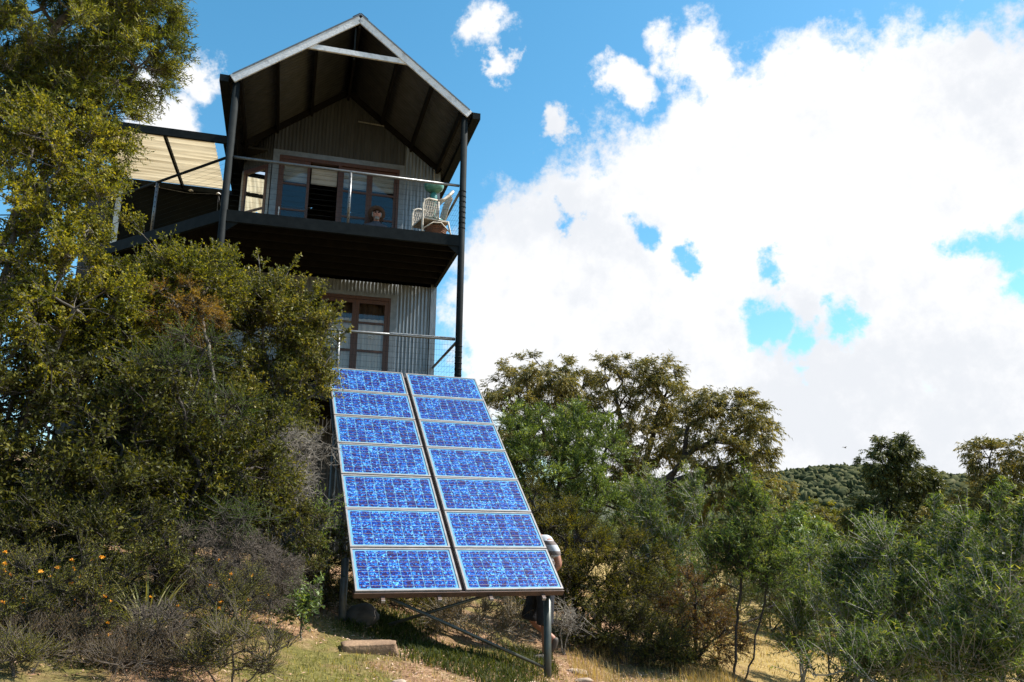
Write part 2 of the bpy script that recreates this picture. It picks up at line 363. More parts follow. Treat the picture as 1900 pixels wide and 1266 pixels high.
# decks
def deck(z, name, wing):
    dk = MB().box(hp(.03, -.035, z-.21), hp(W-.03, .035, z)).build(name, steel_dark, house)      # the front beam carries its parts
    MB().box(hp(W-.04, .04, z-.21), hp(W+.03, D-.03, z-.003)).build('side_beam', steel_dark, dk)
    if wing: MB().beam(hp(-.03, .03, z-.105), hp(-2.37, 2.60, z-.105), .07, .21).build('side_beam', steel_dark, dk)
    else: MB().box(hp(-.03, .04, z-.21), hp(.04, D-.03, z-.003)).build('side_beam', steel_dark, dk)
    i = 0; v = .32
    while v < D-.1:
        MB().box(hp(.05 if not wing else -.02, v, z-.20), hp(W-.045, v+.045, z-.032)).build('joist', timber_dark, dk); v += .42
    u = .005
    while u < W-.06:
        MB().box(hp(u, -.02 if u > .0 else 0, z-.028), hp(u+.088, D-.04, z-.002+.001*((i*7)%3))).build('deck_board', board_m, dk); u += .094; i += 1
    if wing:
        u = -2.30; i = 0
        while u < -.09:
            MB().box(hp(u, -u*1.1+.06, z-.028), hp(u+.135, 4.98, z-.002+.001*((i*7)%3))).build('deck_board', board_m, dk); u += .142; i += 1
        for v in (3.0, 3.5, 4.0, 4.5): MB().box(hp(-2.25, v, z-.20), hp(-.03, v+.045, z-.032)).build('joist', timber_dark, dk)
        MB().box(hp(-2.42, 2.62, z-.21), hp(-2.35, 5.0, z)).build('side_beam', steel_dark, dk)
    return dk
deck(0, 'upper_deck', True); deck(FLOOR2, 'lower_deck', False)
for (x, s, z) in ((.06, 1, -.21), (W-.06, -1, -.21)):
    mb = MB(); a = [(x, -.012, z), (x+s*.2, -.012, z), (x, -.012, z-.17)]; b_ = [(p[0], .012, p[2]) for p in a]
    mb.add([hp(*p) for p in a+b_], [(0,1,2),(5,4,3),(0,3,4,1),(1,4,5,2),(2,5,3,0)]); mb.build('gusset', steel_dark, house)
# railings
def railing(z, pts, bal, name, side=None):
    rr = MB().tube([hp(*p, z+1.0) for p in pts], .026, 10).build(name, steel_grey, house)
    for i in range(9):
        zz = z+.09+i*.1
        MB().tube([hp(*p, zz) for p in pts], .0017, 4, cap=False).build('wire', steel_dark, rr)
    for (bu, bv, r) in bal:
        mb = MB().tube([hp(bu, bv, z-.02), hp(bu, bv, z+.98)], r, 10)
        for i in range(9):
            c = Vector(hp(bu, bv-r+.002, z+.09+i*.1)); mb.add([c+Vector((.011*cos(t*pi/3), -.004, .011*sin(t*pi/3))) for t in range(6)], [(5,4,3,2,1,0)], 1)
        mb.build('baluster', [steel_grey, steel_dark], rr)
    return rr
railing(0, [(.07, 0), (W-.07, 0)], [(2.10, 0, .028)], 'railing')
railing(0, [(W, .07), (W, D-.05)], [], 'railing')
railing(0, [(-.05, .06), (-2.33, 2.58)], [(-1.36, 1.51, .028)], 'railing').data.materials[0] = steel_dark
rl = railing(FLOOR2, [(.07, 0), (W-.07, 0)], [(2.07, 0, .03)], 'railing')
MB().beam(hp(2.95, -.012, FLOOR2+1.024), hp(W-.08, -.012, FLOOR2+1.024), .03, .012).build('rail_strip', white_paint, rl)
railing(FLOOR2, [(W, .07), (W, D-.05)], [], 'railing')
# welded mesh below the lower rail
mm = MB()
for i in range(84): u = .06+i*.049; mm.tube([hp(u, .012, FLOOR2+.05), hp(u, .012, FLOOR2+.98)], .0011, 3, cap=False)
mm.build('welded_mesh', steel_dark, rl)
# ---- doors
def leaf(name, u0, u1, z0, z1, V, rails, handle=None, m=timber_red, stile=.06, glass=True):
    fr = MB(); d = .02
    fr.box(hp(u0, V-d, z0), hp(u0+stile, V+d, z1)).box(hp(u1-stile, V-d, z0), hp(u1, V+d, z1))
    fr.box(hp(u0+stile, V-d+.002, z1-.08), hp(u1-stile, V+d-.002, z1)).box(hp(u0+stile, V-d+.002, z0), hp(u1-stile, V+d-.002, z0+.12))
    o = fr.build(name, m, house); zs = [z0+.12]+rails+[z1-.08]
    for r in rails: MB().box(hp(u0+stile, V-d+.004, r-.022), hp(u1-stile, V+d-.004, r+.022)).build('glazing_bar', m, o)
    for a, b in zip(zs[:-1], zs[1:]):
        if glass: MB().box(hp(u0+stile, V-.004, a), hp(u1-stile, V+.002, b)).build('pane', glass_m, o)
    if handle:
        h = MB().box(hp(handle-.012, V-.045, .98), hp(handle+.012, V-.02, 1.22))
        h.tube([hp(handle, V-.06, 1.02), hp(handle, V-.06, 1.16)], .012, 8); h.build('handle', white_paint, o)
    return o
def blind(name, u0, u1, z0, z1, V, m, folds=4):
    mb = MB()
    for i in range(folds):
        a = z1-(z1-z0)*i/folds; b = z1-(z1-z0)*(i+1)/folds
        mb.add([hp(u0,V,a),hp(u1,V,a),hp(u1,V-.018,b+.008),hp(u0,V-.018,b+.008),hp(u1,V,b),hp(u0,V,b)], [(3,2,1,0),(5,4,2,3)])
    mb.tube([hp(u0, V-.005, z0), hp(u1, V-.005, z0)], .012, 6); return mb.build(name, m, house)
VD = D+.02
fm = MB().box(hp(.752, D-.03, 2.33), hp(3.298, D+.08, 2.408)).box(hp(.752, D-.03, 0), hp(.80, D+.08, 2.33)).box(hp(3.25, D-.03, 0), hp(3.298, D+.08, 2.33)).box(hp(1.985, D-.03, 0), hp(2.045, D+.08, 2.33))
fm.build('door_frame', timber_red, house)
leaf('door', .802, 1.40, .03, 2.325, D-.005, [.62, 1.20, 1.78], handle=.825)
leaf('door', 2.047, 2.66, .03, 2.325, D+.03, [.62, 1.20, 1.78])
leaf('door', 2.662, 3.248, .03, 2.325, D+.03, [.62, 1.20, 1.78])
for a, b in ((.83, 1.37), (1.43, 1.97), (2.08, 2.64), (2.69, 3.22)): blind('blind', a, b, 1.88, 2.31, D+.09, blind_m)
# lower doors with a drawn curtain behind the glass
fm = MB().box(hp(1.122, D-.03, -.62), hp(3.238, D+.08, -.552)).box(hp(1.122, D-.03, FLOOR2), hp(1.17, D+.08, -.62)).box(hp(3.19, D-.03, FLOOR2), hp(3.238, D+.08, -.62)).box(hp(1.80, D-.03, FLOOR2), hp(1.86, D+.08, -.62))
fm.build('door_frame', timber_red, house)
leaf('door', 1.862, 2.52, FLOOR2+.03, -.625, D+.0, [-2.2, -1.72, -1.12], stile=.07)
ld = leaf('door', 2.522, 3.188, FLOOR2+.03, -.625, D+.0, [-2.2, -1.72, -1.12], stile=.07)
def curtain(u0, u1, z0, z1, V):
    n = 40; vs = []
    for i in range(n+1):
        u = u0+(u1-u0)*i/n; v = V+.025*sin(i*1.7)+.01*sin(i*.6); vs += [hp(u, v, z0), hp(u, v, z1)]
    mb = MB(); mb.add(vs, [(2*i, 2*i+2, 2*i+3, 2*i+1) for i in range(n)], 0, True); return mb
curtain(1.9, 3.18, FLOOR2, -1.02, D+.06).build('curtain', mat('pale_curtain', (.74,.62,.53), (.62,.51,.44), 3, .9, stretch=(9,9,.5)), house)
curtain(1.9, 3.18, -1.02, -.6, D+.16).build('blind', mat('brown_blind', (.10,.055,.03), (.07,.04,.02), 4, .8), house)
# oval sticker on the glass
st = MB(); n = 24; cx, cz, V = 2.85, -1.42, D-.009
ring = lambda a, b, v: [hp(cx+a*cos(2*pi*i/n), v, cz+b*sin(2*pi*i/n)) for i in range(n)]
st.add(ring(.062, .038, V), [tuple(reversed(range(n)))], 0); st.add(ring(.053, .030, V-.001), [tuple(reversed(range(n)))], 1); so = st.build('sticker', [white_paint, mat('sticker_face', (.28,.27,.25), (.24,.23,.21), 5)], ld)
tcv = bpy.data.curves.new('sticker_text', 'FONT'); tcv.body = 'ces'; tcv.size = .055; tcv.align_x = 'CENTER'; tcv.align_y = 'CENTER'; tcv.extrude = .0005; tcv.materials.append(white_paint)
tmp_ = bpy.data.objects.new('lettering', tcv); COL.objects.link(tmp_); bpy.context.view_layer.update()
lme = bpy.data.meshes.new_from_object(tmp_.evaluated_get(bpy.context.evaluated_depsgraph_get())); bpy.data.objects.remove(tmp_)
to = obj('lettering', lme, ld); to.location = hp(cx, V-.004, cz); to.rotation_euler = (pi/2, 0, 0)
# angled window in the chamfered wall
def ap(s, n_, z): return hp(.62-s*q-n_*q, D+s*q-n_*q, z)         # s along the wall, n_ out of it
aw = MB()
def abox(mb, s0, s1, n0, n1, z0, z1, mi=0):
    c = [ap(s, nn, z) for z in (z0, z1) for nn in (n0, n1) for s in (s0, s1)]
    mb.add(c, [(0,1,3,2),(4,6,7,5),(0,4,5,1),(2,3,7,6),(0,2,6,4),(1,5,7,3)], mi)
for s0, s1, z0, z1 in ((.10,.17,.25,2.2),(.74,.81,.25,2.2),(.17,.74,2.1,2.2),(.17,.74,.25,.35)): abox(aw, s0, s1, -.02, .03, z0, z1)
wo = aw.build('window', timber_red, house)
for s0, s1 in ((0.015,.10),(.81,.875)):
    mb = MB(); abox(mb, s0, s1, -.0, .02, .25, 2.2); mb.build('window_flashing', trim_m, wo)
for z in (1.22,): mb = MB(); abox(mb, .17, .74, -.012, .022, z-.022, z+.022); mb.build('glazing_bar', timber_red, wo)
for a, b in ((.35, 1.2), (1.24, 2.1)): mb = MB(); abox(mb, .17, .74, 0, .004, a, b); mb.build('pane', glass_m, wo)
mb = MB(); n = 26; vs = []
for i in range(n+1): s = .15+.62*i/n; vs += [ap(s, -.08+.015*sin(i*1.9), .3), ap(s, -.08+.015*sin(i*1.9), 1.86)]
mb.add(vs, [(2*i, 2*i+2, 2*i+3, 2*i+1) for i in range(n)], 0, True); mb.build('curtain', curtain_m, wo)
# ---- the side verandah with its translucent corrugated roof
poly, nt, b = pbsdf('cream_translucent_sheet'); b.inputs['Base Color'].default_value = (.70,.60,.42,1); b.inputs['Roughness'].default_value = .5
t_ = nt.nodes.new('ShaderNodeBsdfTranslucent'); t_.inputs[0].default_value = (.92,.78,.52,1); mx_ = nt.nodes.new('ShaderNodeMixShader'); mx_.inputs[0].default_value = .5
nt.links.new(b.outputs[0], mx_.inputs[1]); nt.links.new(t_.outputs[0], mx_.inputs[2]); nt.links.new(mx_.outputs[0], nt.nodes['Material Output'].inputs[0])
tc_ = nt.nodes.new('ShaderNodeTexCoord'); mp_ = nt.nodes.new('ShaderNodeMapping'); mp_.inputs['Scale'].default_value = (.35, 7, 0); nz_ = nt.nodes.new('ShaderNodeTexNoise'); nz_.inputs['Scale'].default_value = 1.3; nz_.inputs['Detail'].default_value = 5
rp_ = nt.nodes.new('ShaderNodeValToRGB'); rp_.color_ramp.elements[0].position = .3; rp_.color_ramp.elements[0].color = (.26,.19,.10,1); rp_.color_ramp.elements[1].position = .58; rp_.color_ramp.elements[1].color = (.74,.63,.43,1)  # dark bands painted in for corrugation shading, with debris in the troughs
nt.links.new(tc_.outputs['Object'], mp_.inputs[0]); nt.links.new(mp_.outputs[0], nz_.inputs['Vector']); nt.links.new(nz_.outputs['Fac'], rp_.inputs[0]); nt.links.new(rp_.outputs[0], t_.inputs[0]); nt.links.new(rp_.outputs[0], b.inputs['Base Color'])
VN, VF, ZN, ZF = 2.0, 5.0, 2.28, 2.50
mb = MB(); n = int((VF-VN)/.19*8); vs = []
for i in range(n+1):
    v = VN+(VF-VN)*i/n; z = ZN+(ZF-ZN)*i/n+.045*cos(2*pi*v/.19); vs += [hp(-2.75, v, z), hp(-.52, v, z)]
mb.add(vs, [(2*i, 2*i+1, 2*i+3, 2*i+2) for i in range(n)], 0, True); mb.build('verandah_roof', poly, house)
MB().box(hp(-2.8, VN-.09, ZN-.11), hp(-.10, VN-.03, ZN+.05)).build('verandah_beam', steel_dark, house)
MB().box(hp(-2.8, VF-.02, ZF-.16), hp(-.05, VF+.05, ZF-.035)).build('verandah_beam', steel_dark, house)
for u in (-2.72, -1.42, -.30): MB().beam(hp(u, VN-.03, ZN-.08), hp(u, VF-.02, ZF-.08), .045, .09).build('verandah_rafter', steel_dark, house)
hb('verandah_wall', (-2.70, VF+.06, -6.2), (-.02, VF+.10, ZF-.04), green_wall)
hb('corner_trim', (-2.80, VF+.03, -.2), (-2.68, VF+.055, ZF-.05), mat('pale_trim', (.62,.68,.70), (.5,.56,.58), 5, .5))
corr('verandah_wall', galv_old, house, (-1,0), (0,-1), .6, k0(-6), k0(ZF-.05), org=(-2.81, VF+.09))
for u in (-1.95, -1.22, -.62):
    MB().lathe([(0, 0), (.05, .005), (.055, .02), (.02, .05), (0, .05)], hp(u, VF-.12, ZF-.22), 10).build('cord_cleat', white_paint, house)
MB().tube([hp(-1.95, VF-.1, ZF-.2), hp(-1.28, VF-.1, ZF-.26), hp(-.62, VF-.1, ZF-.2)], .006, 4).build('cord', steel_grey, house)
MB().tube([hp(-.62, VF-.1, ZF-.2), hp(-.60, VF-.1, ZF-1.2)], .005, 4).build('cord', steel_grey, house)
MB().tube([hp(-.62, VF-.1, ZF-.2), hp(-.42, VF-.1, ZF-1.0)], .005, 4).build('cord', steel_grey, house)
MB().tube([hp(-1.95, VF-.1, ZF-.2), hp(-2.02, VF-.1, .3)], .005, 4).build('cord', steel_grey, house)
def hw(U, V, Z):                                       # house coordinates to world
    c, s = cos(HYAW), sin(HYAW); return Vector((HX+U*c-V*s, HY+U*s+V*c, HZ+Z))
# ------------------------------------------------------------------ solar array
def cell_material():
    m, nt, b = pbsdf('polycrystalline_cell'); L = nt.links.new; N = nt.nodes.new
    g = N('ShaderNodeNewGeometry')
    def vor(sc):
        v = N('ShaderNodeTexVoronoi'); v.inputs['Scale'].default_value = sc; L(g.outputs['Position'], v.inputs['Vector'])
        s = N('ShaderNodeSeparateColor'); L(v.outputs['Color'], s.inputs[0]); return s.outputs
    a, c = vor(46), vor(90)
    ma = N('ShaderNodeMath'); ma.operation = 'MULTIPLY_ADD'; L(a[0], ma.inputs[0]); ma.inputs[1].default_value = .5; 
    mb_ = N('ShaderNodeMath'); mb_.operation = 'MULTIPLY'; L(c[1], mb_.inputs[0]); mb_.inputs[1].default_value = .5; L(mb_.outputs[0], ma.inputs[2])
    att = N('ShaderNodeAttribute'); att.attribute_name = 'tint'
    oi = N('ShaderNodeObjectInfo')
    sm = N('ShaderNodeMath'); sm.operation = 'ADD'; L(oi.outputs['Random'], sm.inputs[0]); L(att.outputs['Fac'], sm.inputs[1])
    fr = N('ShaderNodeMath'); fr.operation = 'FRACT'; L(sm.outputs[0], fr.inputs[0])
    sh = N('ShaderNodeMath'); sh.operation = 'MULTIPLY_ADD'; L(fr.outputs[0], sh.inputs[0]); sh.inputs[1].default_value = -.22; L(ma.outputs[0], sh.inputs[2])
    ad = N('ShaderNodeMath'); ad.operation = 'ADD'; L(sh.outputs[0], ad.inputs[0]); ad.inputs[1].default_value = .11
    r = N('ShaderNodeValToRGB'); e = r.color_ramp.elements
    st = [(.20,(.020,.010,.055)),(.38,(.009,.014,.11)),(.55,(.006,.032,.25)),(.70,(.008,.088,.44)),(.83,(.022,.25,.64)),(.96,(.18,.52,.84))]  # cyan and whitish stops paint grain glints into the base colour
    while len(e) < len(st): e.new(.5)
    for i, (p, col) in enumerate(st): e[i].position = p; e[i].color = (*col, 1)
    L(ad.outputs[0], r.inputs[0]); L(r.outputs[0], b.inputs['Base Color'])
    b.inputs['Roughness'].default_value = .35; b.inputs['Specular IOR Level'].default_value = .2
    b.inputs['Coat Weight'].default_value = .2; b.inputs['Coat Roughness'].default_value = .03; b.inputs['Coat IOR'].default_value = 1.4
    return m
cell_m = cell_material()
bus_m = mat('tinned_ribbon', (.36,.28,.28), (.28,.22,.24), 30, .35, .3)
back_m = mat('backing_sheet', (.14,.34,.50), (.10,.26,.42), 12, .3)
alu_m = mat('panel_frame_metal', (.34,.32,.31), (.24,.225,.22), 9, .4, .15)
under_m = mat('rusty_channel', (.11,.065,.05), (.075,.05,.042), 12, .6, .2)
PX, PY, PZ, PYAW, PTILT, PLEN, PWID = -1.6446, 8.9587, -.6033, .3507, .7165, 4.7929, 2.42
PB = G(PX, PY)-.1
array = empty('solar_array', (PX, PY, PB), PYAW, 'large tilted solar array of fourteen blue panels on a pipe frame', 'solar array')
ct_, st_ = cos(PTILT), sin(PTILT)
def pp(u, t, n=0.):                                    # u across, t up the slope, n out of the face
    return (u, t*ct_-n*st_, PZ-PB+t*st_+n*ct_)
rowH = PLEN/7; PW = 1.182; gap = .016
NX, NY = 9, 4; mx0, my0 = .045, .040
cw, ch = (PW-2*mx0)/NX, (rowH-gap-2*my0)/NY
def cell_geo(mb, x, y):
    g_ = .0048; c = .012
    x0, x1, y0, y1 = x+g_, x+cw-g_, y+g_, y+ch-g_
    mb.add([(x0+c,y0,.003),(x1-c,y0,.003),(x1,y0+c,.003),(x1,y1-c,.003),(x1-c,y1,.003),(x0+c,y1,.003),(x0,y1-c,.003),(x0,y0+c,.003)], [tuple(range(8))], 0)
    for k in (.27, .73):
        yb = y+ch*k; mb.add([(x0,yb-.0022,.0042),(x1,yb-.0022,.0042),(x1,yb+.0022,.0042),(x0,yb+.0022,.0042)], [(0,1,2,3)], 1)
cmb = MB(); cell_geo(cmb, 0, 0); cell_me = cmb.mesh('cell', [cell_m, bus_m])
fmb = MB(); hh = rowH-gap; fw_ = .021
for a, b_ in (((0,0,-.035),(PW,fw_,.008)), ((0,hh-fw_,-.035),(PW,hh,.008)), ((0,fw_,-.035),(fw_,hh-fw_,.008)), ((PW-fw_,fw_,-.035),(PW,hh-fw_,.008))): fmb.box(a, b_)
frame_me = fmb.mesh('panel_frame', alu_m)
bmb = MB().box((fw_, fw_, -.006), (PW-fw_, hh-fw_, 0)); sheet_me = bmb.mesh('backing_sheet', back_m)
prng = random.Random(4)
for row in range(7):
    for colm in range(2):
        p = obj('solar_panel', frame_me, array, pp(colm*(PW+.056), row*rowH+gap/2, .02+prng.uniform(-.003,.003)), (PTILT+prng.uniform(-.004,.004), 0, prng.uniform(-.002,.002)))
        obj('backing_sheet', sheet_me, p)
        if row < 4:
            for i in range(NX):
                for j in range(NY): obj('cell', cell_me, p, (mx0+i*cw, my0+j*ch, 0))
        else:
            gm = MB()
            for i in range(NX):
                for j in range(NY): cell_geo(gm, mx0+i*cw, my0+j*ch)
            me = gm.mesh('cell_grid', [cell_m, bus_m])
            a = me.attributes.new('tint', 'FLOAT', 'FACE'); a.data.foreach_set('value', np.repeat([prng.random() for _ in range(NX*NY)], 3).astype(np.float32))
            o = obj('cell_grid', me, p); o['kind'] = 'stuff'
pipe_m = mat('dull_pipe', (.08,.083,.08), (.12,.123,.12), 15, .5, .4)
pipe_olive = mat('olive_pipe', (.07,.075,.062), (.048,.052,.045), 8, .4, .3)  # olive tone of the front leg and its braces
MB().beam(pp(PW+.028, .01, -.05), pp(PW+.028, PLEN-.01, -.05), .10, .012, (0,-st_,ct_)).build('gap_dark_fill', under_m, array)  # added strip behind the column gap, put in to keep it dark
# rails up the slope; their sawn ends stick out below
for u in (.30, .93, 1.53, 2.17):
    MB().beam(pp(u, -.075, -.052), pp(u, PLEN+.03, -.052), .04, .035, (0,-st_,ct_)).build('rail', under_m, array)
    MB().beam(pp(u, -.080, -.052), pp(u, -.0751, -.052), .042, .037, (0,-st_,ct_)).build('rail_end', alu_m, array)
for t in (.10, 2.4, 4.6): MB().beam(pp(.0, t, -.10), pp(PWID, t, -.10), .05, .06, (0,-st_,ct_)).build('cross_beam', under_m, array)
MB().beam(pp(-.01, -.006, -.028), pp(PWID+.01, -.006, -.028), .012, .07, (0,-st_,ct_)).build('edge_trim', under_m, array)
def aw_l(P):                                           # world to array coordinates
    c, s = cos(PYAW), sin(PYAW); x, y = P[0]-PX, P[1]-PY; return Vector((x*c+y*s, -x*s+y*c, P[2]-PB))
def leg(top, r=.042, m=pipe_m, name='leg', sink=.3):
    c, s = cos(PYAW), sin(PYAW); x = PX+top[0]*c-top[1]*s; y = PY+top[0]*s+top[1]*c; g_ = G(x, y)-PB
    return MB().tube([(top[0], top[1], g_-sink), top], r, 12).build(name, m, array), Vector((top[0], top[1], g_))
t1 = Vector(pp(PWID-.13, .10, -.13)); legR, bR = leg(t1, .045, pipe_olive, sink=.5)
tl = Vector(aw_l(at(641, 1035, 9.75))); legL, bL = leg(tl, .045, pipe_m)
t3 = Vector(pp(.10, 3.9, -.14)); legB, b3 = leg(t3, .045)
t4 = Vector(pp(PWID-.35, 3.9, -.14)); legC, b4 = leg(t4, .045)
MB().tube([pp(.35, .05, -.10), bR+Vector((-.02,-.01,.10))], .018, 8).build('brace', pipe_olive, array)
MB().tube([pp(1.56, .06, -.10), aw_l(at(722, 1159, 9.6))], .018, 8).build('brace', pipe_olive, array)
MB().tube([tl+Vector((0,0,-.06)), t3+Vector((0,0,-1.4))], .018, 8).build('brace', pipe_m, array)
MB().tube([b3+Vector((0,0,.4)), t4+Vector((0,0,-.5))], .018, 8).build('brace', pipe_m, array)
MB().tube([pp(.02, 4.2, -.14), tl], .02, 8).build('brace', pipe_m, array)
# ------------------------------------------------------------------ people
skin_m = mat('sun_tanned_skin', (.36,.17,.11), (.30,.135,.085), 12, .55)
navy_m = mat('dark_shorts_cloth', (.010,.011,.016), (.016,.017,.024), 20, .85, 0, .3, 60)
shoe_m = mat('brown_shoe', (.05,.04,.032), (.08,.065,.05), 14, .7)
def striped_cloth():
    m, nt, b = pbsdf('striped_shirt_cloth'); L = nt.links.new
    tc = nt.nodes.new('ShaderNodeTexCoord'); w = nt.nodes.new('ShaderNodeTexWave'); w.bands_direction = 'Z'; w.inputs['Scale'].default_value = 2.6; w.inputs['Distortion'].default_value = .4
    L(tc.outputs['Object'], w.inputs['Vector']); r = nt.nodes.new('ShaderNodeValToRGB'); r.color_ramp.elements[0].position = .62; r.color_ramp.elements[1].position = .7
    r.color_ramp.elements[0].color = (.42,.44,.48,1); r.color_ramp.elements[1].color = (.15,.12,.11,1); L(w.outputs['Fac'], r.inputs[0]); L(r.outputs[0], b.inputs['Base Color']); b.inputs['Roughness'].default_value = .9
    return m
shirt_m = striped_cloth()
def skinned(name, nodes, edges, m, parent, root=0, sub=2):
    """nodes: list of (x,y,z,r) or (x,y,z,(rx,ry)); surface grown with a Skin modifier"""
    me = bpy.data.meshes.new(name); me.from_pydata([n[:3] for n in nodes], edges, []); me.materials.append(m)
    o = obj(name, me, parent); md = o.modifiers.new('skin', 'SKIN'); md.use_smooth_shade = True
    if not me.skin_vertices: return o
    for i, n in enumerate(nodes):
        r = n[3]; me.skin_vertices[0].data[i].radius = r if isinstance(r, tuple) else (r, r)
        me.skin_vertices[0].data[i].use_root = (i == root)
    s = o.modifiers.new('smooth', 'SUBSURF'); s.levels = sub; s.render_levels = sub
    return o
def chain(nodes, edges, start, pts):
    j = start
    for p in pts: nodes.append(p); edges.append((j, len(nodes)-1)); j = len(nodes)-1
    return j
def hand(nodes, edges, wrist, d, side, curl, s=1.):
    """palm and five separate fingers; d = pointing direction, side = across, curl = bend direction"""
    w = Vector(nodes[wrist][:3]); d, side, curl = Vector(d).normalized(), Vector(side).normalized(), Vector(curl).normalized()
    pm = chain(nodes, edges, wrist, [(*(w+d*.05*s), (.034*s, .018*s))])
    for k, (off, ln) in enumerate(((-.03, .065), (-.01, .078), (.011, .072), (.03, .055))):
        b0 = w+d*.085*s+side*off*s
        chain(nodes, edges, pm, [(*b0, .0095*s), (*(b0+d*ln*.5*s+curl*.012*s), .0088*s), (*(b0+d*ln*.75*s+curl*ln*.55*s), .0075*s)])
    b0 = w+d*.035*s-side*.036*s
    chain(nodes, edges, pm, [(*b0, .0105*s), (*(b0+d*.04*s-side*.02*s+curl*.015*s), .0095*s)])
# ---- the man behind the array, facing left (-x), working on the back of the panels
pf = at(1008, 1236, 11.05); gz = G(pf[0], pf[1])
man = empty('person', (pf[0], pf[1], gz), 0, 'person in striped shirt and dark shorts working behind the solar panels', 'person'); man.scale = (1.06,)*3
nd, ed = [], []
nd.append((.00, .02, .93, (.15,.12)))                                                   # 0 pelvis
a_ = chain(nd, ed, 0, [(.01,.02,1.08,(.145,.115)), (.0,.02,1.24,(.16,.12)), (-.03,.02,1.38,(.15,.11)), (-.12,.02,1.45,.062), (-.18,.02,1.48,.056)])
hd = chain(nd, ed, a_, [(-.25,.02,1.52,(.085,.075)), (-.285,.02,1.585,(.097,.08)), (-.285,.02,1.655,(.07,.065))])
chain(nd, ed, hd-1, [(-.385,.02,1.555,.028), (-.405,.02,1.535,.012)])                    # nose
# near arm: shoulder, elbow held back, forearm forward to the panel's back
e1 = chain(nd, ed, 3, [(.06,-.16,1.40,.068), (.14,-.20,1.27,.055), (.185,-.21,1.13,.047), (.12,-.20,1.06,.043), (-.06,-.16,1.07,.034), (-.15,-.13,1.09,.027)])
hand(nd, ed, e1, (-1,.2,.15), (0,.3,1), (-.3,.8,0))
e2 = chain(nd, ed, 3, [(.02,.20,1.40,.068), (-.06,.24,1.25,.055), (-.14,.22,1.12,.046), (-.28,.16,1.16,.036), (-.37,.12,1.19,.028)])
hand(nd, ed, e2, (-1,0,.2), (0,-.3,1), (-.3,-.8,0))
# standing leg and the bent, trailing leg
l1 = chain(nd, ed, 0, [(.03,-.09,.84,.105), (.02,-.09,.66,.085), (.015,-.085,.48,.062), (.02,-.08,.40,.058), (.025,-.075,.27,.052), (.02,-.07,.12,.038), (.015,-.07,.06,.042)])
chain(nd, ed, l1, [(-.06,-.10,.035,.038), (-.13,-.13,.03,.030)])
l2 = chain(nd, ed, 0, [(-.06,.12,.84,.105), (-.11,.13,.68,.085), (-.155,.13,.50,.062), (-.10,.14,.42,.056), (.00,.16,.34,.05), (.10,.17,.255,.038), (.14,.17,.23,.042)])
chain(nd, ed, l2, [(.13,.17,.17,.036), (.10,.17,.12,.028)])
body = skinned('body', nd, ed, skin_m, man)
sh = [(.0,.02,1.0,(.175,.14)), (.0,.02,1.10,(.17,.138)), (-.0,.02,1.25,(.182,.142)), (-.03,.02,1.38,(.17,.128)), (-.09,.02,1.455,.075)]
es = [(0,1),(1,2),(2,3),(3,4)]
chain(sh, es, 3, [(.06,-.16,1.40,.082), (.13,-.195,1.285,.074), (.165,-.205,1.20,.072)])
chain(sh, es, 3, [(.02,.20,1.40,.082), (-.05,.235,1.27,.072), (-.09,.24,1.2,.07)])
skinned('shirt', sh, es, shirt_m, man)
ss = [(.0,.02,.97,(.172,.145)), (.0,.02,.90,(.17,.15))]; es = [(0,1)]
chain(ss, es, 1, [(.03,-.10,.80,.125), (.02,-.10,.62,.115), (.015,-.095,.46,.115), (.015,-.095,.40,.115)])
chain(ss, es, 1, [(-.07,.12,.82,.125), (-.12,.13,.64,.115), (-.165,.135,.49,.115), (-.175,.135,.44,.115)])
skinned('shorts', ss, es, navy_m, man)
for (x, y, z, pts) in ((.015,-.07,.05, [(.03,-.065,.085,.05),(.03,-.07,.05,.052),(-.05,-.10,.045,.048),(-.13,-.13,.04,.042),(-.165,-.142,.035,.03)]),
                       (.14,.17,.2, [(.145,.17,.25,.05),(.155,.17,.20,.05),(.135,.17,.14,.047),(.11,.17,.10,.04),(.09,.17,.075,.03)])):
    skinned('shoe', pts, [(i, i+1) for i in range(len(pts)-1)], shoe_m, man)
def cap_mesh(c, rx, ry, rz, zmin, n=16, k=8, jit=0.):
    mb = MB(); vs = []; rr_ = random.Random(3)
    for i in range(k+1):
        ph = (pi/2)-(pi/2-zmin)*i/k
        for j in range(n):
            th = 2*pi*j/n; g_ = 1+rr_.uniform(-jit, jit)
            vs.append((c[0]+rx*cos(ph)*cos(th)*g_, c[1]+ry*cos(ph)*sin(th)*g_, c[2]+rz*sin(ph)*g_))
    mb.add(vs, [(i*n+j, (i+1)*n+j, (i+1)*n+(j+1)%n, i*n+(j+1)%n) for i in range(k) for j in range(n)], 0, True); return mb
cap_mesh((-.265,.02,1.595), .122, .098, .115, -.25, jit=.03).build('hair', mat('brown_hair', (.05,.035,.025), (.03,.022,.016), 30, .7), man)
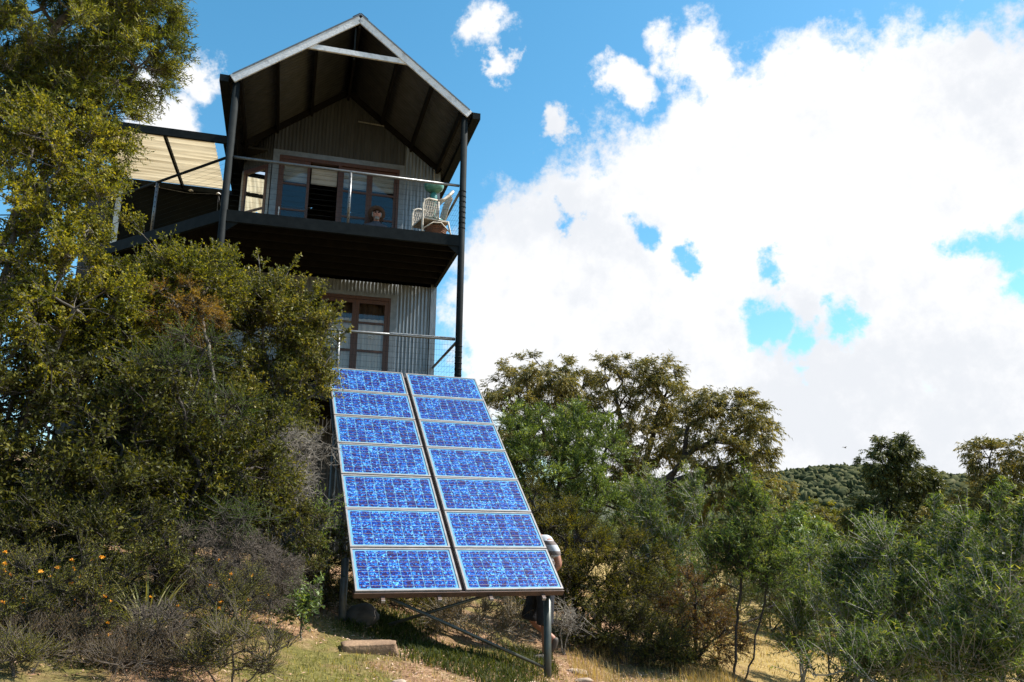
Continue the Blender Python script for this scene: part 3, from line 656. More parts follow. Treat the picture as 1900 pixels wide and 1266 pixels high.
# ---- the old man on the upper balcony: only his hatted head shows above the deck edge
sp = hw(2.82, 2.32, 0)
sit = empty('person', (sp.x, sp.y, sp.z), HYAW, 'person with white beard and broad brown hat sitting on the upper balcony', 'person')
nd, ed = [], []
nd.append((0,.05,.50,(.15,.13)))
a_ = chain(nd, ed, 0, [(0,.07,.64,(.15,.12)), (0,.07,.80,(.165,.12)), (0,.05,.93,(.15,.105)), (0,.03,1.02,.06), (0,.015,1.07,.055)])
hd = chain(nd, ed, a_, [(0,-.005,1.12,(.072,.085)), (0,-.005,1.19,(.078,.096)), (0,.0,1.26,(.066,.08))])
chain(nd, ed, hd-1, [(0,-.095,1.185,.022), (0,-.122,1.165,.014)])
for s in (-1, 1):
    chain(nd, ed, hd-1, [(s*.082,0,1.185,.018), (s*.094,.01,1.19,.012)])
    e = chain(nd, ed, 3, [(s*.18,.05,.92,.062), (s*.22,.04,.76,.05), (s*.23,.0,.64,.043), (s*.19,-.14,.60,.036), (s*.15,-.24,.57,.027)])
    hand(nd, ed, e, (-s*.2,-1,-.15), (s,0,0), (0,-.3,-1))
    e = chain(nd, ed, 0, [(s*.10,-.05,.50,.095), (s*.12,-.25,.51,.078), (s*.13,-.42,.50,.06), (s*.13,-.45,.36,.055), (s*.13,-.43,.2,.045), (s*.13,-.42,.07,.04)])
    chain(nd, ed, e, [(s*.14,-.50,.045,.038), (s*.145,-.58,.035,.03)])
skinned('body', nd, ed, mat('ruddy_skin', (.42,.20,.14), (.36,.15,.11), 25, .55), sit)
sh = [(0,.05,.48,(.17,.15)), (0,.07,.64,(.17,.14)), (0,.07,.80,(.185,.14)), (0,.05,.94,(.17,.125)), (0,.035,1.02,.085), (0,.025,1.06,.07)]; es = [(0,1),(1,2),(2,3),(3,4),(4,5)]
for s in (-1, 1): chain(sh, es, 3, [(s*.18,.05,.92,.078), (s*.22,.04,.76,.066), (s*.23,.0,.65,.058)])
skinned('shirt', sh, es, mat('blue_grey_shirt', (.07,.08,.11), (.05,.06,.085), 20, .9), sit)
ss = [(0,.05,.48,(.165,.15))]; es = []
for s in (-1, 1): chain(ss, es, 0, [(s*.11,-.10,.49,.11), (s*.13,-.42,.49,.085), (s*.13,-.45,.35,.075), (s*.13,-.43,.14,.066)])
skinned('trousers', ss, es, navy_m, sit)
wh = mat('white_beard', (.30,.28,.26), (.22,.205,.19), 40, .9, 0, .5, 80)
bd = [(0,-.07,1.11,(.055,.04)), (0,-.08,1.075,(.06,.04)), (0,-.075,1.03,.035)]; skinned('beard', bd, [(0,1),(1,2)], wh, sit)
for s in (-1, 1):
    skinned('hair', [(s*.074,-.005,1.24,.022), (s*.084,.0,1.19,.022), (s*.076,-.015,1.12,.024)], [(0,1),(1,2)], wh, sit, sub=1)
    MB().lathe([(0,.0),(.017,.002),(.02,.008),(0,.012)], (0,0,0), 10).build('spectacle_lens', steel_dark, sit, (s*.033,-.098,1.20), (pi/2,0,0))
hat_m = mat('brown_felt', (.085,.045,.028), (.06,.032,.02), 14, .9)
hat = MB().lathe([(0,.11),(.06,.108),(.088,.085),(.095,.02),(.10,.0),(.15,-.006),(.185,.012),(.187,.018),(.15,.002),(.10,.008)], (0,0,0), 22)
hat.build('hat', hat_m, sit, (0,.055,1.215), (-1.05,0,0))
stool = empty('stool', (sp.x, sp.y, sp.z), HYAW, 'low timber stool under the seated person on the upper balcony', 'stool')
MB().box((-.2,-.12,.33), (.2,.25,.37)).build('seat', timber_dark, stool)
for x in (-.17,.17):
    for y in (-.09,.22): MB().tube([(x,y,0),(x*.9,y*.9+.005,.33)], .018, 8).build('leg', timber_dark, stool)
# ------------------------------------------------------------------ things on the balcony
wick = mat('whitewashed_cane', (.62,.57,.50), (.44,.38,.31), 25, .7, 0, .3, 60)
cp = hw(3.72, .62, 0)
chair = empty('wicker_chair', (cp.x, cp.y, cp.z), HYAW+radians(-78), 'white woven cane armchair by the balcony corner post', 'chair')
# local: faces -y ; width x
def cpt(*p): return [Vector(x) for x in p]
for s in (-1, 1):
    MB().tube([(s*.27,-.30,0),(s*.28,-.30,.30),(s*.28,-.30,.68),(s*.28,-.27,.76),(s*.285,-.19,.80),(s*.285,.0,.80)], .021, 8).build('front_leg', wick, chair)
    MB().tube([(s*.25,.36,0),(s*.26,.28,.2),(s*.27,.22,.42)], .018, 8).build('back_leg', wick, chair)
    MB().tube([(s*.285,.0,.80),(s*.28,.12,.85),(s*.27,.22,.95),(s*.24,.31,1.06),(s*.14,.36,1.12),(0,.375,1.14)], .028, 8).build('arm_rail', wick, chair)
    MB().tube([(s*.28,.02,.42),(s*.285,.01,.80)], .016, 8).build('arm_post', wick, chair)
    MB().tube([(s*.27,-.29,.10),(s*.265,0,.06),(s*.255,.33,.10)], .013, 6).build('stretcher', wick, chair)
    MB().tube([(s*.275,-.29,.18),(s*.27,-.08,.35),(s*.27,.08,.37),(s*.26,.26,.22)], .013, 6).build('brace', wick, chair)
    wv = MB()
    for i in range(9):
        a = i/8; wv.tube([(s*.283,-.29+.30*a,.43),(s*.283,-.29+.30*min(1,a+.25),.78)], .0065, 4, cap=False); wv.tube([(s*.288,-.29+.30*a,.43),(s*.288,-.29+.30*max(0,a-.25),.78)], .0065, 4, cap=False)
    for i in range(7): z = .45+i*.05; wv.tube([(s*.2855,-.29,z),(s*.2855,.01,z)], .006, 4, cap=False)
    wv.build('arm_weave', wick, chair)
MB().box((-.28,-.30,.395),(.28,.25,.425)).build('seat', wick, chair)
bk = MB()
for i in range(17):
    a = (i-8)/8; bk.tube([(a*.14,.20,.42),(a*.2,.255,.72),(a*.235,.32,1.03-.1*a*a+.06*(1-abs(a)))], .008, 4, cap=False)
for i in range(10):
    z = .48+i*.062; w_ = .15+.085*i/9; y_ = .205+.125*(i/9)**1.2; bk.tube([(-w_,y_,z),(0,y_+.012,z),(w_,y_,z)], .008, 4, cap=False)
bk.build('back_weave', wick, chair)
teal = mat('teal_glaze', (.05,.22,.19), (.035,.16,.15), 10, .35)
cu = MB().lathe([(0,0),(.20,.0),(.235,.02),(.235,.05),(.2,.075),(0,.08)], (0,0,0), 18)
o = cu.build('seat_cushion', teal, None, (cp.x, cp.y, cp.z+.426), (0,0,HYAW)); tag(o, 'round teal cushion lying on the white cane armchair', 'cushion')
bp_ = hw(3.84, 1.25, 0)
bath = empty('bird_bath', (bp_.x, bp_.y, bp_.z), HYAW, 'green pedestal bowl standing behind the cane armchair', 'bird bath')
MB().lathe([(.16,0),(.17,.03),(.10,.08),(.055,.16),(.05,.5),(.06,1.1),(.075,1.28),(.05,1.36),(0,1.36)], (0,0,0), 16).build('pedestal', teal, bath)
MB().lathe([(0,1.36),(.06,1.36),(.12,1.38),(.18,1.43),(.205,1.51),(.195,1.52),(.16,1.46),(.10,1.42),(0,1.41)], (0,0,0), 22).build('bowl', mat('green_glaze', (.10,.27,.21), (.06,.19,.15), 8, .3), bath)
kp = hw(3.80, .62, 0)
bas_m = mat('brown_wicker', (.22,.09,.045), (.13,.055,.03), 30, .8, 0, .5, 60, stretch=(1,1,5))
bask = empty('basket', (kp.x, kp.y, kp.z), HYAW, 'round brown woven basket on the deck under the cane armchair', 'basket')
bm_ = MB()
for i in range(9): bm_.lathe([(.13+.008*i,.0),(.148+.008*i,.017),(.13+.008*(i+1),.034)], (0,0,.034*i), 20)
bm_.build('wall', bas_m, bask); MB().lathe([(.195,0),(.225,.015),(.22,.035),(.19,.03)], (0,0,.30), 20).build('rim', bas_m, bask)
MB().lathe([(0,.01),(.13,.01)], (0,0,0), 20).build('bottom', bas_m, bask)
# ------------------------------------------------------------------ plants
def unit(a): return a/np.maximum(np.linalg.norm(a, axis=-1, keepdims=True), 1e-9)
def frustums(P0, P1, R0, R1, n=4):
    P0, P1 = np.asarray(P0, float), np.asarray(P1, float); m = len(P0)
    t = unit(P1-P0); a = np.where(np.abs(t[:, 2:]) < .9, np.array([[0,0,1.]]), np.array([[1.,0,0]]))
    x = unit(np.cross(t, a)); y = np.cross(t, x); an = 2*pi*np.arange(n)/n
    ring = x[:, None]*np.cos(an)[None, :, None]+y[:, None]*np.sin(an)[None, :, None]
    v = np.concatenate([P0[:, None]+ring*np.reshape(R0, (-1,1,1)), P1[:, None]+ring*np.reshape(R1, (-1,1,1))], 1).reshape(-1, 3)
    b = (np.arange(m)*2*n)[:, None]; j = np.arange(n)[None]; k = (j+1) % n
    f = np.stack([b+j, b+k, b+n+k, b+n+j], -1).reshape(-1, 4)
    return v, f
def leaf_quads(p, d, nrm, ln, wd, fold=.25, wpos=.45):
    d = unit(d); s = unit(np.cross(d, nrm)); nn = np.cross(s, d)
    ln = np.reshape(ln, (-1,1)); wd = np.reshape(wd, (-1,1))
    mid = p+d*ln*wpos
    v = np.stack([p, mid-s*wd/2+nn*wd*fold, p+d*ln, mid+s*wd/2+nn*wd*fold], 1).reshape(-1, 3)
    f = np.arange(len(p)*4).reshape(-1, 4); return v, f
def leaf_tris(p, d, nrm, ln, wd):
    d = unit(d); s = unit(np.cross(d, nrm)); ln = np.reshape(ln, (-1,1)); wd = np.reshape(wd, (-1,1)); m_ = p+d*ln*.12
    v = np.stack([m_-s*wd/2, p+d*ln, m_+s*wd/2], 1).reshape(-1, 3)
    return v, np.arange(len(p)*3).reshape(-1, 3)
def rdir(rg, n): return unit(rg.normal(size=(n, 3)))
BARK = {'grey': mat('grey_bark', (.13,.115,.095), (.07,.06,.05), 18, .9, 0, .5, 60), 'dark': mat('dark_bark', (.045,.036,.03), (.025,.02,.017), 14, .9, 0, .5, 50),
        'pale': mat('pale_bark', (.34,.31,.27), (.2,.18,.15), 12, .8, 0, .4, 40), 'dead': mat('dead_twig', (.27,.24,.20), (.16,.14,.115), 14, .9),
        'purple': mat('purple_brown_twig', (.105,.082,.062), (.058,.045,.034), 14, .9)}
def crown(rg, blobs, n, shell=3.5, uneven=.22, wexp=.75):
    C = np.array([b[0] for b in blobs]); R = np.array([b[1] for b in blobs], float)
    w = np.prod(R, 1)**wexp; idx = rg.choice(len(blobs), n, p=w/w.sum())
    u = rdir(rg, n); r = rg.random(n)**(1/shell)
    ph = rg.random((4, 3))*6; fac = 1+uneven*(np.sin(u@np.array([3.1,2.2,1.7])+ph[0,0])*np.sin(u@np.array([-2.3,3.7,2.9])+ph[1,0])+.5*np.sin(6*u[:, 2]+5*u[:, 0]+ph[2,0]))
    P = C[idx]+u*R[idx]*(r*fac)[:, None]
    return P, unit((P-C[idx])/R[idx]**2+1e-6)
def plant(name, label, cat, base, blobs, leafm, bark='grey', n_clump=120, n_twig=14, n_leaf=10, tw=.35, leaf=(.05,.016), seed=1, shell=3.5, uneven=.22,
          out=.7, upb=.25, droop=.15, leaf_out=.9, leaf_down=0., stems=None, r_trunk=.06, twig_r=.0035, twig_tubes=True, group=None, tint=(.15,.85), frond=0, tint_up=.0, extra=None, flat=.3, wexp=.75, leaf_part='crown', leaders=()):
    rg = np.random.default_rng(seed); base = np.array(base, float)
    root = empty(name, base, 0, label, cat, group)
    P, O = crown(rg, blobs, n_clump, shell, uneven, wexp)
    g = gh(P[:, 0], P[:, 1])+.12; P[:, 2] = np.maximum(P[:, 2], g)
    top = np.mean([b[0] for b in blobs], 0)
    if stems is None:
        stems = []
        for b in blobs: 
            c = np.array(b[0]); m_ = base*.5+c*.5+rg.normal(size=3)*.06*np.linalg.norm(c-base); m_[2] = base[2]*.45+c[2]*.55
            stems.append([base, m_, c])
    nodes, par = [base], [-1]
    for st in stems:
        st = [np.array(p, float) for p in st]; j = 0 if np.linalg.norm(st[0]-base) < 1e-6 else None
        if j is None: nodes.append(st[0]); par.append(-1); j = len(nodes)-1
        for a, b in zip(st[:-1], st[1:]):
            for k in range(1, 5): nodes.append(a+(b-a)*k/4+rg.normal(size=3)*.012*np.linalg.norm(b-a)); par.append(j); j = len(nodes)-1
    ns = len(nodes)
    if ns > 1:
        order = np.argsort(np.min(np.linalg.norm(P[:, None]-np.array(nodes)[None], axis=2), 1))
    nodes_a = np.zeros((ns+n_clump, 3)); nodes_a[:ns] = nodes; cnt = ns; par = par+[0]*n_clump; cost = np.zeros(ns+n_clump)
    ids = np.zeros(n_clump, int)
    for i in order:
        d = np.linalg.norm(nodes_a[:cnt]-P[i], axis=1); j = int(np.argmin(d+.35*cost[:cnt]+ (nodes_a[:cnt,2] > P[i,2]+.1)*d*.3))
        nodes_a[cnt] = P[i]; par[cnt] = j; cost[cnt] = cost[j]+d[j]; ids[i] = cnt; cnt += 1
    wgt = np.zeros(cnt); wgt[ns:] = 1
    for i in range(cnt-1, 0, -1):
        if par[i] >= 0: wgt[par[i]] += max(wgt[i], .2)
    rad = np.maximum(r_trunk*(wgt/max(wgt.max(), 1))**.5, twig_r*1.3)
    A, Bq, ra, rb = [], [], [], []
    for i in range(cnt):
        j = par[i]
        if j < 0: continue
        a, b = nodes_a[j], nodes_a[i]; m_ = (a+b)/2+rg.normal(size=3)*.07*np.linalg.norm(b-a)
        r0 = min(rad[j], rad[i]*1.25); A += [a, m_]; Bq += [m_, b]; ra += [r0, (r0+rad[i])/2]; rb += [(r0+rad[i])/2, rad[i]]
    V, Fc = frustums(A, Bq, ra, rb, 5)
    # twigs
    K = n_clump*n_twig; ci = np.repeat(np.arange(n_clump), n_twig)
    D_ = unit(O[ci]*out+rdir(rg, K)*(1-out*.5)+np.array([0,0,upb])); L_ = tw*rg.uniform(.55, 1.25, K)
    S_ = P[ci]+rdir(rg, K)*tw*.12
    # leaders: slender upright stems with side twigs that shorten towards the tip
    for (pt_, frm) in leaders:
        tip = np.array(pt_, float); a0 = np.array(frm, float); h_ = np.linalg.norm(tip-a0); m = int(h_/.035)+6
        bow = rg.normal(size=3)*.05*h_; tt = np.linspace(0, 1, 13)
        path = a0+(tip-a0)*tt[:, None]+bow*np.sin(tt*pi)[:, None]
        v3, f3 = frustums(path[:-1], path[1:], .012*(1-tt[:-1])+.004, .012*(1-tt[1:])+.004, 5)
        Fc = np.concatenate([Fc, f3+len(V)]); V = np.concatenate([V, v3])
        t_ = rg.random(m)**.9; c_ = a0+(tip-a0)*t_[:, None]+bow*np.sin(t_*pi)[:, None]; az = rg.random(m)*2*pi
        d_ = unit(np.stack([np.cos(az), np.sin(az), np.full(m, .85)], 1)); S_ = np.concatenate([S_, c_]); D_ = np.concatenate([D_, d_])
        L_ = np.concatenate([L_, (.40*(1-t_)+.10)*rg.uniform(.7, 1.2, m)*min(1, h_/.9)]); ci = np.concatenate([ci, rg.integers(0, n_clump, m)])
        S_ = np.concatenate([S_, tip[None]-np.array([0,0,.05])]); D_ = np.concatenate([D_, unit((tip-a0)[None])]); L_ = np.concatenate([L_, [.12]]); ci = np.concatenate([ci, [0]])
    K = len(S_)
    def tp(t): return S_+D_*(L_*t)[:, None]+np.array([0,0,-1.])*(droop*L_*t*t)[:, None]
    if twig_tubes:
        t0, t1, t2 = tp(np.zeros(K)), tp(np.full(K, .5)), tp(np.ones(K))
        if n_leaf: v2, f2 = frustums(t0, t2, np.full(K, twig_r), np.full(K, twig_r*.4), 3)
        else:
            # bare twigs bend and fork
            t1 = t1+rg.normal(size=(K, 3))*(L_*.13)[:, None]; t3 = t1+unit(D_+rg.normal(size=(K, 3))*.6)*(L_*.45)[:, None]
            v2, f2 = frustums(np.concatenate([t0, t1, t1]), np.concatenate([t1, t2, t3]), np.concatenate([np.full(K, twig_r), np.full(2*K, twig_r*.75)]), np.concatenate([np.full(K, twig_r*.75), np.full(2*K, twig_r*.4)]), 3)
        V2, F2 = np.concatenate([V, v2]), np.concatenate([Fc, f2+len(V)])
    else: V2, F2 = V, Fc
    obj('trunk', mesh_np('trunk', V2-base, F2, BARK[bark], smooth=True), root)
    if n_leaf:
        # leaves along the twigs
        t = np.tile((np.arange(n_leaf)+.5)/n_leaf, K)*.9+.1; Li = np.repeat(np.arange(K), n_leaf)
        pos = S_[Li]+D_[Li]*(L_[Li]*t)[:, None]+np.array([0,0,-1.])*(droop*L_[Li]*t*t)[:, None]
        tan = unit(D_[Li]+np.array([0,0,-1.])*(2*droop*t)[:, None])
        n = len(pos); rad_ = rdir(rg, n); rad_ = unit(rad_-tan*np.sum(rad_*tan, 1, keepdims=True))
        dl = unit(tan*(1-leaf_out*.6)+rad_*leaf_out+np.array([0,0,-1.])*leaf_down)
        nr = unit(rdir(rg, n)*(1-flat)+np.array([0,0,1.])*flat)
        ll = leaf[0]*rg.uniform(.6, 1.3, n); lw = leaf[1]*rg.uniform(.7, 1.25, n)
        ctint = rg.uniform(-.22, .22, n_clump)
        ti = np.clip(rg.uniform(tint[0], tint[1], n)+ctint[ci][Li]*1.0+tint_up*(t-.5), 0, 1)
        if frond:
            # each leaf becomes a feathery frond of paired leaflets
            s_ = unit(np.cross(dl, nr)); q_ = (np.arange(frond)+.6)/frond
            pp_ = (pos[:, None]+dl[:, None]*(ll[:, None]*q_)[..., None]).reshape(-1, 3)
            out_p, out_d = [], []
            for sg in (-1, 1):
                out_p.append(pp_); out_d.append(unit(np.repeat(s_*sg, frond, 0)+np.repeat(dl, frond, 0)*.55))
            pos = np.concatenate(out_p); dl = np.concatenate(out_d); nr = np.tile(np.repeat(nr, frond, 0), (2, 1))
            ll = np.tile(np.repeat(lw, frond), 2); lw = np.tile(np.repeat(leaf[0]*.9/frond*np.ones(n), frond), 2); ti = np.tile(np.repeat(ti, frond), 2)
        v, f = (leaf_tris if leaf[1]/leaf[0] < .36 else leaf_quads)(pos, dl, nr, ll, lw)
        obj(leaf_part, mesh_np('crown', v-base, f, leafm, tint=ti), root)
    if extra: extra(root, base, rg, tp, K)
    return root
def gb(px, py, y):                                     # a base on the ground below a picture point
    p = at(px, py, y); return np.array([p[0], p[1], G(p[0], p[1])-.03])
def bl(px, py, y, rx, ry=None, rz=None): return (at(px, py, y), (rx, ry or rx, rz or rx))

LM = {}
LM['needle'] = leafmat('needle_leaf', [(.020,.030,.007),(.066,.082,.013),(.13,.14,.022),(.25,.23,.045)], .5, .3)
LM['tea'] = leafmat('yellow_green_leaf', [(.016,.022,.005),(.068,.080,.009),(.155,.155,.016),(.30,.26,.030)], .45, .3)
LM['glossy'] = leafmat('glossy_leaf', [(.014,.020,.005),(.062,.070,.010),(.13,.13,.018),(.25,.21,.05)], .45, .25, .4)
LM['bronze'] = leafmat('bronze_leaf', [(0.053,0.029,0.006),(0.170,0.099,0.016),(0.299,0.173,0.026),(0.221,0.173,0.030)], .5, .3)
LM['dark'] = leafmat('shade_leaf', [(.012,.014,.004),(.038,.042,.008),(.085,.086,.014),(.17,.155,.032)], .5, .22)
LM['conifer'] = leafmat('feathery_green', [(0.011,0.023,0.005),(0.040,0.071,0.013),(0.079,0.126,0.019),(0.158,0.189,0.036)], .55, .25)
LM['gum'] = leafmat('gum_leaf', [(.032,.035,.012),(.095,.096,.030),(.18,.160,.052),(.30,.24,.095)], .42, .25, .5)
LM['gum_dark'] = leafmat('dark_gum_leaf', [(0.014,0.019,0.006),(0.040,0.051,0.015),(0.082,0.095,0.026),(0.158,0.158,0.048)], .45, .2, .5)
LM['willow'] = leafmat('grey_green_leaf', [(0.021,0.036,0.010),(0.064,0.106,0.028),(0.134,0.189,0.054),(0.268,0.331,0.120)], .4, .25, .5)
LM['olive'] = leafmat('olive_spray', [(0.015,0.019,0.003),(0.060,0.064,0.008),(0.134,0.123,0.012),(0.236,0.181,0.022)], .6, .25)
LM['wattle'] = leafmat('wattle_leaf', [(.024,.046,.014),(.070,.115,.028),(.14,.19,.046),(.30,.29,.085)], .55, .3)
LM['red'] = leafmat('reddish_leaf', [(0.032,0.023,0.008),(0.106,0.057,0.019),(0.189,0.095,0.034),(0.126,0.134,0.030)], .5, .25)
LM['weed'] = leafmat('fresh_leaf', [(0.053,0.084,0.016),(0.142,0.213,0.038),(0.252,0.331,0.072),(0.378,0.425,0.132)], .5, .35)

# ---- left bank, from back to front
plant('bottlebrush_tree', 'tall bottlebrush tree with fine needle leaves in the upper left corner', 'tree', (-7.4, 9.6, G(-7.4, 9.6)),
      [bl(120,60,9,1.22,1.2,.95), bl(250,110,9.1,.50,.6,.55), bl(40,200,8.8,.95,.9,.55), bl(150,210,9,.7,.7,.35), bl(255,40,9.1,.42,.5,.5), bl(-150,110,9,1.3,1.1,1.2), bl(180,-60,9,.95,1,.6)], LM['needle'], 'grey',
      520, 17, 20, .32, (.066,.0150), 11, 3.0, .25, out=.75, upb=.25, droop=.1, leaf_out=.75, r_trunk=.11, twig_r=.004)
plant('tea_tree_shrub', 'dense yellow-green tea tree shrub filling the left edge below the bottlebrush', 'shrub', gb(-60,1080,8.3),
      [bl(110,320,8.1,.58,.6,.55), bl(40,450,8,.95,.8,.7), bl(140,570,7.9,.72,.7,.62), bl(-40,640,7.9,.9,.7,.6), bl(160,430,8.2,.45,.5,.6), bl(60,250,8.4,.8,.6,.4), bl(150,280,8.4,.4,.5,.3), bl(60,600,8.4,1.2,.6,.8)], LM['tea'], 'grey',
      400, 15, 16, .26, (.037,.021), 12, 3.4, .28, r_trunk=.07, tint=(.2,.95))
plant('tea_tree_shrub', 'yellow-green rounded shrub below the side verandah', 'shrub', gb(300,1050,9.4),
      [bl(300,540,9.2,.62,.6,.58), bl(380,530,9.4,.42,.5,.40), bl(230,600,9,.6,.6,.6)], LM['tea'], 'grey',
      220, 14, 14, .26, (.036,.020), 13, 3.2, .28, r_trunk=.06, tint=(.1,.8))
plant('myrtle_shrub', 'big glossy-leaved shrub with long shoots between the verandah and the solar array', 'shrub', gb(480,1060,10.4),
      [bl(490,620,10.3,.78,.7,.66), bl(400,570,10.2,.55,.6,.5), bl(560,690,10.6,.38,.5,.62), bl(450,760,10.2,.85,.7,.62), bl(540,590,10.5,.48,.5,.42)], LM['glossy'], 'grey',
      310, 14, 13, .28, (.046,.021), 14, 3.2, .3, upb=.5, r_trunk=.06, tint=(.1,.95), leaders=[(at(x_,y_,10.3), at(x2_,y2_,10.3)) for x_,y_,x2_,y2_ in ((548,480,520,590),(478,468,470,570),(515,505,505,600),(585,535,560,620),(425,452,430,540),(632,565,585,650),(395,448,400,520),(645,610,600,680),(600,720,570,740))])
plant('bronze_shrub', 'bronze-orange shrub patch amid the green bushes under the verandah', 'shrub', gb(330,1050,8.8),
      [bl(325,560,8.75,.34,.3,.36), bl(375,590,8.9,.22,.25,.3)], LM['bronze'], 'grey', 60, 14, 18, .17, (.026,.0092), 15, 3, .3, r_trunk=.03)
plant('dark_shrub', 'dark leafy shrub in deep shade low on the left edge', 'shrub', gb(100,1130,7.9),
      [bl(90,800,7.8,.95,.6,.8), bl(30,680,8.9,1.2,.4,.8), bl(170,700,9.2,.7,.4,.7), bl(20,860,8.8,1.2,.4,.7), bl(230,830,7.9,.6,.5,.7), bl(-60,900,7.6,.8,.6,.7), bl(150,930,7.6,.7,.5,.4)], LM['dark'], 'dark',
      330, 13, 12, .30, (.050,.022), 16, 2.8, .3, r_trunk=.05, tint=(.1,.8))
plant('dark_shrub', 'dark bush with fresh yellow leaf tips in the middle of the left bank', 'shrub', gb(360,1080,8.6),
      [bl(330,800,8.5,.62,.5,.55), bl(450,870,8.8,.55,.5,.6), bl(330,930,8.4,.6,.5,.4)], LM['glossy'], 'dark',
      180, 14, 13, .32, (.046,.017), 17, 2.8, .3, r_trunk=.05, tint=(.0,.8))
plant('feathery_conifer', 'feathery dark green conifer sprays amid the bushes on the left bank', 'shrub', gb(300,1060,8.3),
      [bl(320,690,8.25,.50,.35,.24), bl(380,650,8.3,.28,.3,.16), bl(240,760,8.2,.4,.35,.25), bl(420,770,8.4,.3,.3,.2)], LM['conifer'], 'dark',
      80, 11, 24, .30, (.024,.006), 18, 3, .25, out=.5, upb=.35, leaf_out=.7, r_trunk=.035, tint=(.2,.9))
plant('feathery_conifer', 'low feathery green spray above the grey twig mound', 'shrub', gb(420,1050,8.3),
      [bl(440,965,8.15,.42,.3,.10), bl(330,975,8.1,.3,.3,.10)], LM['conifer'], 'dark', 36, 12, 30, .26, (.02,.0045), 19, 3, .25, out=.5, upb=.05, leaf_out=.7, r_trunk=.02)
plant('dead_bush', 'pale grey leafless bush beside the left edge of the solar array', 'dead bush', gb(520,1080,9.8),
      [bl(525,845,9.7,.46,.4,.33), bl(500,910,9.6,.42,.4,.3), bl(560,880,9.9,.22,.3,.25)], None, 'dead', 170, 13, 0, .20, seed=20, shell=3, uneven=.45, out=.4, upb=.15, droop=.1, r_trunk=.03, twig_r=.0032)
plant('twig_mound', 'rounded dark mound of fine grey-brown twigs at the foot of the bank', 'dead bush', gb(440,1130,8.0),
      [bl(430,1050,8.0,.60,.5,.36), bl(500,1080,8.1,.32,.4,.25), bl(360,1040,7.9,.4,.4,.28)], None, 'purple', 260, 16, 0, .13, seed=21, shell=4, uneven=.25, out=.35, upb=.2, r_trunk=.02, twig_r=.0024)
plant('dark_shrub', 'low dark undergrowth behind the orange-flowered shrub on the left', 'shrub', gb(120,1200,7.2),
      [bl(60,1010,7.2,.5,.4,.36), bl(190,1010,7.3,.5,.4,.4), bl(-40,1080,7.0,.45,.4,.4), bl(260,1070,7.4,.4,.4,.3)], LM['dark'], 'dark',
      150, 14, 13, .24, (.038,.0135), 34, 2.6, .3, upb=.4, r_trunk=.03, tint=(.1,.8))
plant('dark_shrub', 'dark leafy bush, extended to stand in for shade, between dead bush and grey twig mound', 'shrub', gb(540,1120,9.6),
      [bl(520,980,9.4,.42,.4,.34), bl(590,1040,9.9,.3,.3,.42), bl(450,930,9.2,.4,.4,.3), bl(605,1085,10.5,.36,.3,.32), bl(560,1060,9.3,.3,.3,.3)], LM['dark'], 'dark',  # rear blobs by the array leg added to stand in for shadow
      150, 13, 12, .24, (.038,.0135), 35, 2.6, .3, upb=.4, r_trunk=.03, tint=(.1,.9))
plant('tangled_scrub', 'tangled dry scrub covering the soil in the lower left', 'shrub', gb(200,1262,6.3),
      [bl(150,1200,6.3,.42,.3,.16), bl(330,1215,6.4,.35,.3,.12), bl(40,1240,6.0,.35,.3,.14), bl(230,1240,6.0,.35,.3,.12)], leafmat('dry_scrub_leaf', [(.03,.022,.012),(.075,.05,.024),(.13,.09,.045),(.08,.08,.025)], .6, .2), 'purple', 150, 15, 9, .17, (.022,.005), 36, 2.4, .35, upb=.6, r_trunk=.015, twig_r=.0028)
# orange everlasting flowers
flower_m = leafmat('orange_petal', [(.55,.20,.02),(.70,.30,.03),(.80,.42,.06)], .6, .2)
def flowers(nf, zmin=.35):
    def f(root, base, rg, tp, K):
        tips = tp(np.ones(K)); sel = rg.choice(K, min(K, nf), replace=False); a = tips[sel]; m = 9
        p = np.repeat(a, m, 0); d = unit(rdir(rg, len(p))+np.array([0,0,.6])); v, fc = leaf_quads(p, d, rdir(rg, len(p)), rg.uniform(.016,.026,len(p)), rg.uniform(.010,.016,len(p)))
        o = obj('flowers', mesh_np('flowers', v-base, fc, flower_m, tint=rg.random(len(p))), root); o['kind'] = 'stuff'
    return f
plant('flowering_shrub', 'green shrub dotted with orange flowers in the lower left corner', 'shrub', gb(90,1230,6.4),
      [bl(60,1080,6.4,.45,.4,.32), bl(160,1120,6.5,.35,.4,.28), bl(-20,1150,6.2,.4,.4,.3)], LM['glossy'], 'dark', 110, 13, 13, .18, (.022,.006), 22, 3, .3, upb=.6, r_trunk=.02, tint=(.2,.9), extra=flowers(40))
plant('flowering_shrub', 'wiry shrub with small orange flowers in front of the twig mound', 'shrub', gb(410,1190,6.9),
      [bl(400,1120,6.9,.30,.3,.22), bl(450,1100,7.0,.16,.2,.18)], LM['glossy'], 'dark', 60, 12, 12, .17, (.02,.005), 23, 3, .3, upb=.7, r_trunk=.015, tint=(.2,.9), extra=flowers(16))
plant('wispy_shrub', 'fine yellow-green wispy shrub at the bottom left of the grass bank', 'shrub', gb(430,1262,6.1),
      [bl(430,1190,6.1,.26,.25,.22), bl(500,1215,6.2,.18,.2,.16), bl(370,1220,6.1,.18,.2,.14)], LM['tea'], 'purple', 60, 14, 14, .17, (.016,.0045), 24, 2.6, .3, out=.4, upb=.9, r_trunk=.012, tint=(.3,.9))
plant('wispy_shrub', 'short yellow-green wispy shrub in the very bottom left corner', 'shrub', gb(20,1300,5.6),
      [bl(20,1230,5.6,.14,.2,.2), bl(60,1250,5.7,.10,.15,.12)], LM['tea'], 'purple', 34, 14, 14, .15, (.014,.004), 25, 2.6, .3, out=.4, upb=.9, r_trunk=.012, tint=(.3,.9))
